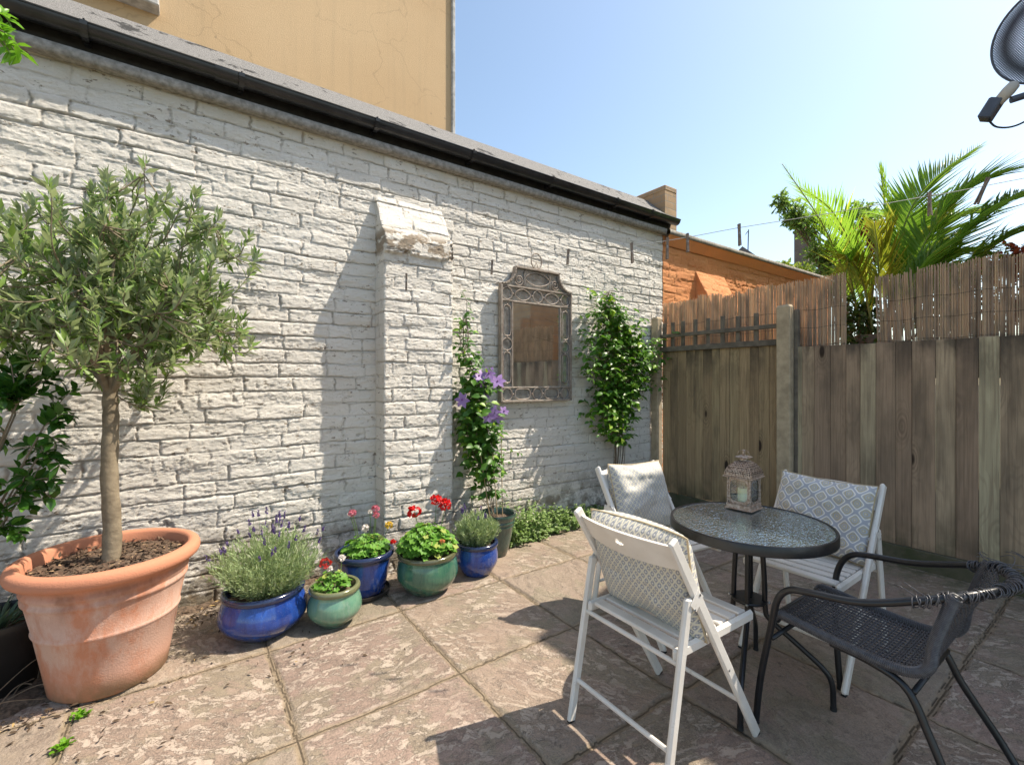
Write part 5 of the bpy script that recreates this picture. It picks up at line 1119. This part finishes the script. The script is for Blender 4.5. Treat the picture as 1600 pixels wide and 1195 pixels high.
climber('jasmine', 'dense leafy green climber on the white wall right of the mirror', 'climbing plant', (3.62, 3.3, .02), [(3.66, .75, .15, 1), (3.62, .9, .24, 2), (3.60, 1.05, .3, 3), (3.64, 1.2, .34, 3), (3.72, 1.35, .42, 3.4), (3.76, 1.5, .48, 3.8), (3.76, 1.65, .52, 3.8), (3.72, 1.8, .5, 3.2), (3.62, 1.95, .4, 1.8), (3.56, 2.08, .3, .9), (3.5, 2.2, .2, .4), (3.5, 2.3, .1, .1)], 1350, .088, M_jas, 62, T_oval(.55, .2, .25), y=3.28, nst=14)

# ================================================================ weeds, debris
M_weed = leafmat('wall weeds', (.28, .4, .13), (.18, .3, .08), .6, .35, ty=(.5, .55, .33)); rg = random.Random(71); P, D, N, S = [], [], [], []; m = MB()
for i in range(430):
    f = rg.random() ** 1.5; x = 2.22 + 1.3 * f; y = rg.uniform(3.16, 3.42) + .05 * f; h = rg.uniform(.03, .36) * (1 - .62 * f) * (.3 + .7 * math.sin(x * 11 + 1) ** 2); tip = Vector((x + rg.gauss(0, .05), min(3.43, y + rg.gauss(0, .04)), h)); p_ = bez([(x, y, 0), Vector((x, y, 0)).lerp(tip, .5) + Vector((0, 0, .02)), tip], 5); m.tube(p_, .0011, 3, cap=False)
    for k_ in range(1, len(p_)):
        for e in range(3): P.append(p_[k_]); D.append((rg.gauss(0, 1), rg.gauss(0, 1), rg.gauss(.2, .5))); N.append((rg.gauss(0, .4), -.3, 1)); S.append(rg.uniform(.016, .034))
V1, F1 = scatter(T_oval(.6), P, D, N, S); o = obj('weeds', (V1, F1), M_weed); tag(o, 'pale green weeds sprawling along the foot of the white wall', 'weeds', kind='stuff')
# litter of dry leaves and soil along the wall and in the left corner
P, D, N, S = [], [], [], []
for i in range(3600):
    q = rg.random()
    if q < .45: x = rg.uniform(-1.0, 2.4); y = 3.44 - abs(rg.gauss(0, .14))
    elif q < .8: x = rg.uniform(-1.4, -.45); y = rg.uniform(2.62, 3.4)
    elif q < .84: x = rg.gauss(-.2, .45); y = rg.gauss(2.55, .22)
    else: x = rg.uniform(2.2, 4.2); y = 3.43 - abs(rg.gauss(0, .06))
    P.append((x, y, rg.uniform(.006, .02))); D.append((rg.gauss(0, 1), rg.gauss(0, 1), rg.gauss(0, .2))); N.append((rg.gauss(0, .3), rg.gauss(0, .3), 1)); S.append(rg.uniform(.008, .034))
o = obj('leaf_litter', scatter(T_oval(.4, .1), P, D, N, S), leafmat('dry litter', (.09, .055, .03), (.04, .028, .018), .85, .05, ty=(.35, .24, .1))); tag(o, 'dry leaves and crumbs of soil along the foot of the wall', 'leaf litter', kind='stuff')
# bare earth strip along the wall
xs = np.arange(-1.6, 2.5, .02); ys = np.arange(3.2, 3.5, .02)
def soilh(X, Y): return -.03 + sst(3.26, 3.42, Y + (fbm(X * 3, Y * 3, 91) - .5) * .16) * (.045 + .02 * sst(.3, -.4, X)) + (fbm(X * 30, Y * 30, 92, 4) - .5) * .03, None
V, F, _ = grid_mesh(xs, ys, soilh); tag(obj('soil', (V, F), M_soil, smooth=True), kind='structure')
xs = np.arange(-1.7, -.30, .02); ys = np.arange(2.6, 3.5, .02)
def soilh2(X, Y): return -.05 + (.085 + .04 * sst(-.6, -1.2, X)) * sst(-.28, -.62, X + (fbm(X * 5, Y * 5, 93) - .5) * .2) * sst(2.66, 2.85, Y + (fbm(X * 5, Y * 5, 94) - .5) * .2) + (fbm(X * 30, Y * 30, 95, 4) - .5) * .035, None
V, F, _ = grid_mesh(xs, ys, soilh2); tag(obj('soil', (V, F), M_soil, smooth=True), kind='structure')
m = MB()
for i in range(46):
    a = Vector((rg.uniform(-1.1, -.5), rg.uniform(2.7, 3.35), rg.uniform(.02, .08))); d = Vector((rg.gauss(0, 1), rg.gauss(0, 1), rg.gauss(0, .5))).normalized() * rg.uniform(.08, .3); m.tube(bez([a, a + d * .5 + Vector((0, 0, .03)), a + d], 4), .0022, 4)
tag(obj('dead_twigs', m, M_stem), 'tangle of dead twigs in the dark corner behind the terracotta pot', 'twigs', kind='stuff')
for (x, y, lab) in ((-.36, 2.60, 'nearer the terracotta pot'), (-.385, 2.42, 'nearer the bottom edge of the photo')):
    P, D, N, S = [], [], [], []
    for i in range(46): a = rg.random() * 6.28; P.append((x + rg.gauss(0, .012), y + rg.gauss(0, .012), rg.uniform(.0, .02))); D.append((math.cos(a), math.sin(a), rg.uniform(.1, .9))); N.append((0, 0, 1)); S.append(rg.uniform(.014, .03))
    tag(obj('weed', scatter(T_oval(.45), P, D, N, S), M_lime, loc=(x, y, 0)), 'small bright weed tuft in the paving joint, ' + lab, 'weed', 'weeds in the paving joints')

# ================================================================ BEYOND THE FENCE
M_palm = leafmat('palm leaflets', (.29, .48, .07), (.18, .36, .045), .35, .64, ty=(.55, .6, .12)); M_palmy = leafmat('yellowing palm leaflets', (.42, .42, .05), (.25, .34, .04), .4, .45); M_rach = simple('palm midrib', (.22, .25, .07), .5)
px_ = thing('palm_tree', 'feathery palm with arching fronds rising above the reed screens', 'palm tree', (6.1, 1.85, 0))
obj('trunk', MB().tube(bez([(6.1, 1.85, 0), (6.12, 1.83, 1.), (6.1, 1.84, 1.9)], 8), [.16 + .02 * (i % 2) for i in range(17)], 14), M_stem, px_, smooth=True)
rg = random.Random(81)
def frond(uvt, L0=.42, mat=M_palm, n=46, droop=.15, start=.12, tw=0., ang=.75):
    pts = bez([Vector((6.1, 1.84, 1.9))] * 0 + [T3(*q) for q in uvt], 12); m = MB().tube(pts, [.014 - .011 * i / len(pts) for i in range(len(pts))], 6); fr = obj('frond', m, M_rach, px_, smooth=True); P, D, N, S = [], [], [], []; K = len(pts); n = int(n * 1.45); L0 *= 1.18
    for i in range(n * 2):
        f = start + (1 - start) * i / (n * 2); q = f * (K - 1.01); p_ = pts[int(q)].lerp(pts[int(q) + 1], q % 1); d = (pts[int(q) + 1] - pts[int(q)]).normalized(); s_ = 1 if i % 2 else -1
        hz = d.cross(Vector((math.sin(tw), -math.cos(tw) * .3, 1))).normalized(); up = hz.cross(d); L = L0 * (math.sin(PI * min(1, (f - start) / (1 - start) * .8 + .18)) ** .6) * rg.uniform(.85, 1.1) * (1 - .45 * f ** 4)
        P.append(p_); D.append(d * (ang + .5 * f) + hz * s_ * .9 + up * (.28 + rg.gauss(0, .13))); N.append(up + hz * -s_ * .3); S.append(L)
    obj('leaflets', scatter(T_blade(1., .05, droop), P, D, N, S), mat, fr)
frond([(1352, 520, 5.4), (1325, 440, 5.2), (1285, 350, 5.), (1222, 256, 4.9)], .36, n=50)
frond([(1352, 500, 5.5), (1335, 400, 5.4), (1300, 330, 5.3), (1248, 292, 5.2)], .4, n=40, droop=.05)
frond([(1395, 500, 5.6), (1400, 400, 5.6), (1440, 300, 5.5), (1533, 226, 5.4)], .52, n=56, droop=.05)
frond([(1390, 480, 5.8), (1388, 380, 5.8), (1380, 300, 5.8), (1374, 256, 5.8)], .36, n=36)
frond([(1410, 490, 5.3), (1445, 380, 5.2), (1510, 300, 5.), (1590, 262, 4.9)], .5, n=54)
frond([(1420, 500, 5.), (1470, 410, 4.9), (1540, 340, 4.7), (1625, 285, 4.6)], .5, n=54, droop=.3)
frond([(1380, 520, 5.), (1374, 450, 4.9), (1372, 390, 4.85), (1366, 348, 4.8)], .48, M_palmy, n=38, start=.25, ang=.6)
frond([(1345, 510, 5.2), (1328, 430, 5.1), (1322, 400, 5.), (1345, 470, 4.9)], .3, n=26)
frond([(1365, 520, 5.), (1348, 440, 5.), (1330, 410, 4.95), (1318, 440, 4.9)], .34, M_palmy, n=30)
frond([(1400, 500, 5.4), (1440, 430, 5.3), (1500, 395, 5.2), (1560, 400, 5.1)], .4, n=40, droop=.35)
frond([(1410, 470, 6.), (1450, 370, 6.), (1490, 340, 6.), (1550, 330, 6.)], .5, n=44, droop=.2)
frond([(1460, 500, 5.2), (1500, 440, 5.1), (1560, 380, 4.9), (1630, 350, 4.8)], .45, n=44, droop=.3)
frond([(1400, 500, 5.1), (1425, 440, 5.0), (1460, 400, 4.9), (1500, 372, 4.8)], .42, n=40, droop=.2)
frond([(1385, 500, 5.6), (1410, 430, 5.6), (1450, 360, 5.6), (1475, 300, 5.6)], .5, n=44, droop=.1)
frond([(1360, 500, 5.7), (1345, 420, 5.7), (1320, 370, 5.7), (1295, 340, 5.7)], .4, n=40, droop=.15)
frond([(1400, 480, 6.2), (1420, 400, 6.2), (1405, 350, 6.2), (1350, 330, 6.2)], .42, n=40, droop=.2)
M_far = leafmat('far tree leaves', (.26, .4, .11), (.17, .3, .08), .5, .55, ty=(.38, .48, .14)); M_yg = leafmat('yellow green leaves', (.35, .42, .06), (.2, .3, .05), .5, .4); M_redl = leafmat('red leaves', (.42, .1, .06), (.27, .06, .04), .45, .35, ty=(.25, .32, .08)); M_dk = leafmat('dark undergrowth leaves', (.09, .16, .04), (.05, .1, .025), .5, .3, ty=(.25, .32, .1))
def tree(name, label, cat, ubs, mat, n, size, seed, trunk=True, lf=None, tb=None):
    """ubs: clumps (centre xyz, radius xyz)"""
    global rg; rg = random.Random(seed); c0 = Vector(ubs[0][0]); base = Vector((c0.x, c0.y, 0)) if tb is None else Vector(tb); t = thing(name, label, cat, base); m = MB(); P, D, N, S = [], [], [], []
    m.tube(bez([base, base.lerp(c0, .5) + Vector((.05, .02, 0)), c0], 5), [.07 - .004 * i for i in range(11)], 8); vol = [(q[1][0] * q[1][1] * q[1][2]) ** .55 for q in ubs]; tv = sum(vol)
    for (c, r), v_ in zip(ubs, vol):
        c = Vector(c); m.tube(bez([base.lerp(c0, .6), base.lerp(c0, .8).lerp(c, .5), c], 4), [.03 - .0025 * i for i in range(9)], 6)
        for i in range(max(4, int(n * (v_ / tv) / 9))):
            v = Vector((rg.gauss(0, 1), rg.gauss(0, 1), rg.gauss(0, 1))).normalized(); q = rg.random() ** .45; tip = c + Vector((v.x * r[0], v.y * r[1], v.z * r[2])) * q; s0 = c + (tip - c) * .4; p_ = bez([s0, s0.lerp(tip, .5) + Vector((0, 0, .03)), tip], 4); m.tube(p_, .004 * size / .09, 3, cap=False)
            for k_ in range(1, len(p_)): d = (p_[k_] - p_[k_ - 1]).normalized(); P.append(p_[k_]); D.append(d + side(d)); N.append(Vector((0, 0, 1)) + side(d) * .8); S.append(size * rg.uniform(.6, 1.2))
    obj('trunk', m, M_stem, t, smooth=True); obj('crown', scatter(lf or T_oval(.5), P, D, N, S), mat, t); return t
def cb(u, v, t, r): return (T3(u, v, t), r)
tree('tree', 'airy green tree with a drooping branch left of the palm', 'tree', [cb(1320, 420, 9.5, (.7, .6, .6)), cb(1285, 395, 9.5, (.5, .4, .4)), cb(1268, 352, 9.5, (.5, .35, .38)), cb(1240, 335, 9.5, (.35, .25, .3)), cb(1222, 318, 9.5, (.2, .2, .3)), cb(1238, 348, 9.5, (.5, .2, .1)), cb(1345, 340, 9.5, (.5, .4, .35)), cb(1300, 440, 9.5, (.6, .6, .4))], M_far, 9000, .085, 91)
tree('shrub', 'yellow-green bush showing over the end of the orange wall', 'shrub', [cb(1222, 425, 14, (.5, .5, .35)), cb(1255, 430, 14, (.4, .4, .4)), cb(1285, 445, 14, (.5, .5, .4))], M_yg, 4000, .1, 92)
tree('shrub', 'red-leaved shrub between the palm fronds', 'shrub', [cb(1358, 370, 7.5, (.32, .32, .28)), cb(1375, 395, 7.5, (.28, .28, .28)), cb(1312, 405, 7.5, (.12, .12, .1)), cb(1318, 430, 7.5, (.16, .16, .14))], M_redl, 1700, .075, 93)
tree('shrub', 'broad red and green shrub above the right reed screen', 'shrub', [cb(1545, 425, 5.8, (.5, .4, .26)), cb(1600, 410, 5.8, (.5, .4, .3)), cb(1500, 470, 5.8, (.4, .3, .3)), cb(1590, 480, 5.8, (.5, .3, .35))], M_redl, 3400, .07, 94)
tree('shrub', 'dark shrub seen through the gap between the reed screens', 'shrub', [cb(1345, 500, 5.2, (.3, .3, .35)), cb(1420, 480, 5.4, (.45, .3, .4)), cb(1500, 500, 5.2, (.45, .3, .35)), cb(1352, 560, 5., (.4, .3, .4)), cb(1450, 430, 6.4, (.5, .4, .4))], M_dk, 5200, .07, 95)
fh = thing('chimney', 'tall sooty brick chimney stack far beyond the tree', 'chimney', (21.9, 9.0, 0)); obj('stack', MB().box((22.0, 9.05, 4.0), (.75, .55, 7.8)), M_greybrick, fh); obj('cap', MB().box((22.0, 9.05, 7.86), (.85, .65, .12), bev=.02), M_greybrick, fh)
for dx in (-.2, .2): obj('chimney_pot', MB().lathe([(.1, 7.9), (.09, 8.2), (.11, 8.22)], 12, (22. + dx, 9.05, 0)), M_terra, fh)
M_slate = simple('slate roof', (.16, .14, .14), .8, c2=(.1, .09, .09), nscale=3)
def house(label, x, y, w_, d, he, hr):
    t = thing('far_house', label, 'house', (x, y, 0), math.radians(20)); obj('wall', MB().box((0, 0, he / 2), (w_, d, he)), M_greybrick, t, world=False)
    obj('roof', MB().add([(-w_ / 2 - .2, -d / 2 - .2, he), (w_ / 2 + .2, -d / 2 - .2, he), (w_ / 2 + .2, d / 2 + .2, he), (-w_ / 2 - .2, d / 2 + .2, he), (-w_ / 2 - .2, 0, hr), (w_ / 2 + .2, 0, hr)], [(0, 1, 5, 4), (2, 3, 4, 5), (0, 4, 3), (1, 2, 5), (0, 3, 2, 1)]), M_slate, t, world=False); return t
h1 = house('far house with pointed slate gable and aerial showing over the orange wall', 25.5, 13.4, 3.2, 3., 6.9, 8.45)
obj('aerial', MB().tube([(0.1, 0, 8.3), (.35, 0, 9.9)], .03, 6).tube([(.0, .0, 9.7), (.7, .2, 9.75)], .02, 5), M_dishrim, h1, world=False)
house('low far roof between the gabled house and the yellow-green bush', 27.5, 12.4, 3., 3., 6.6, 7.7)
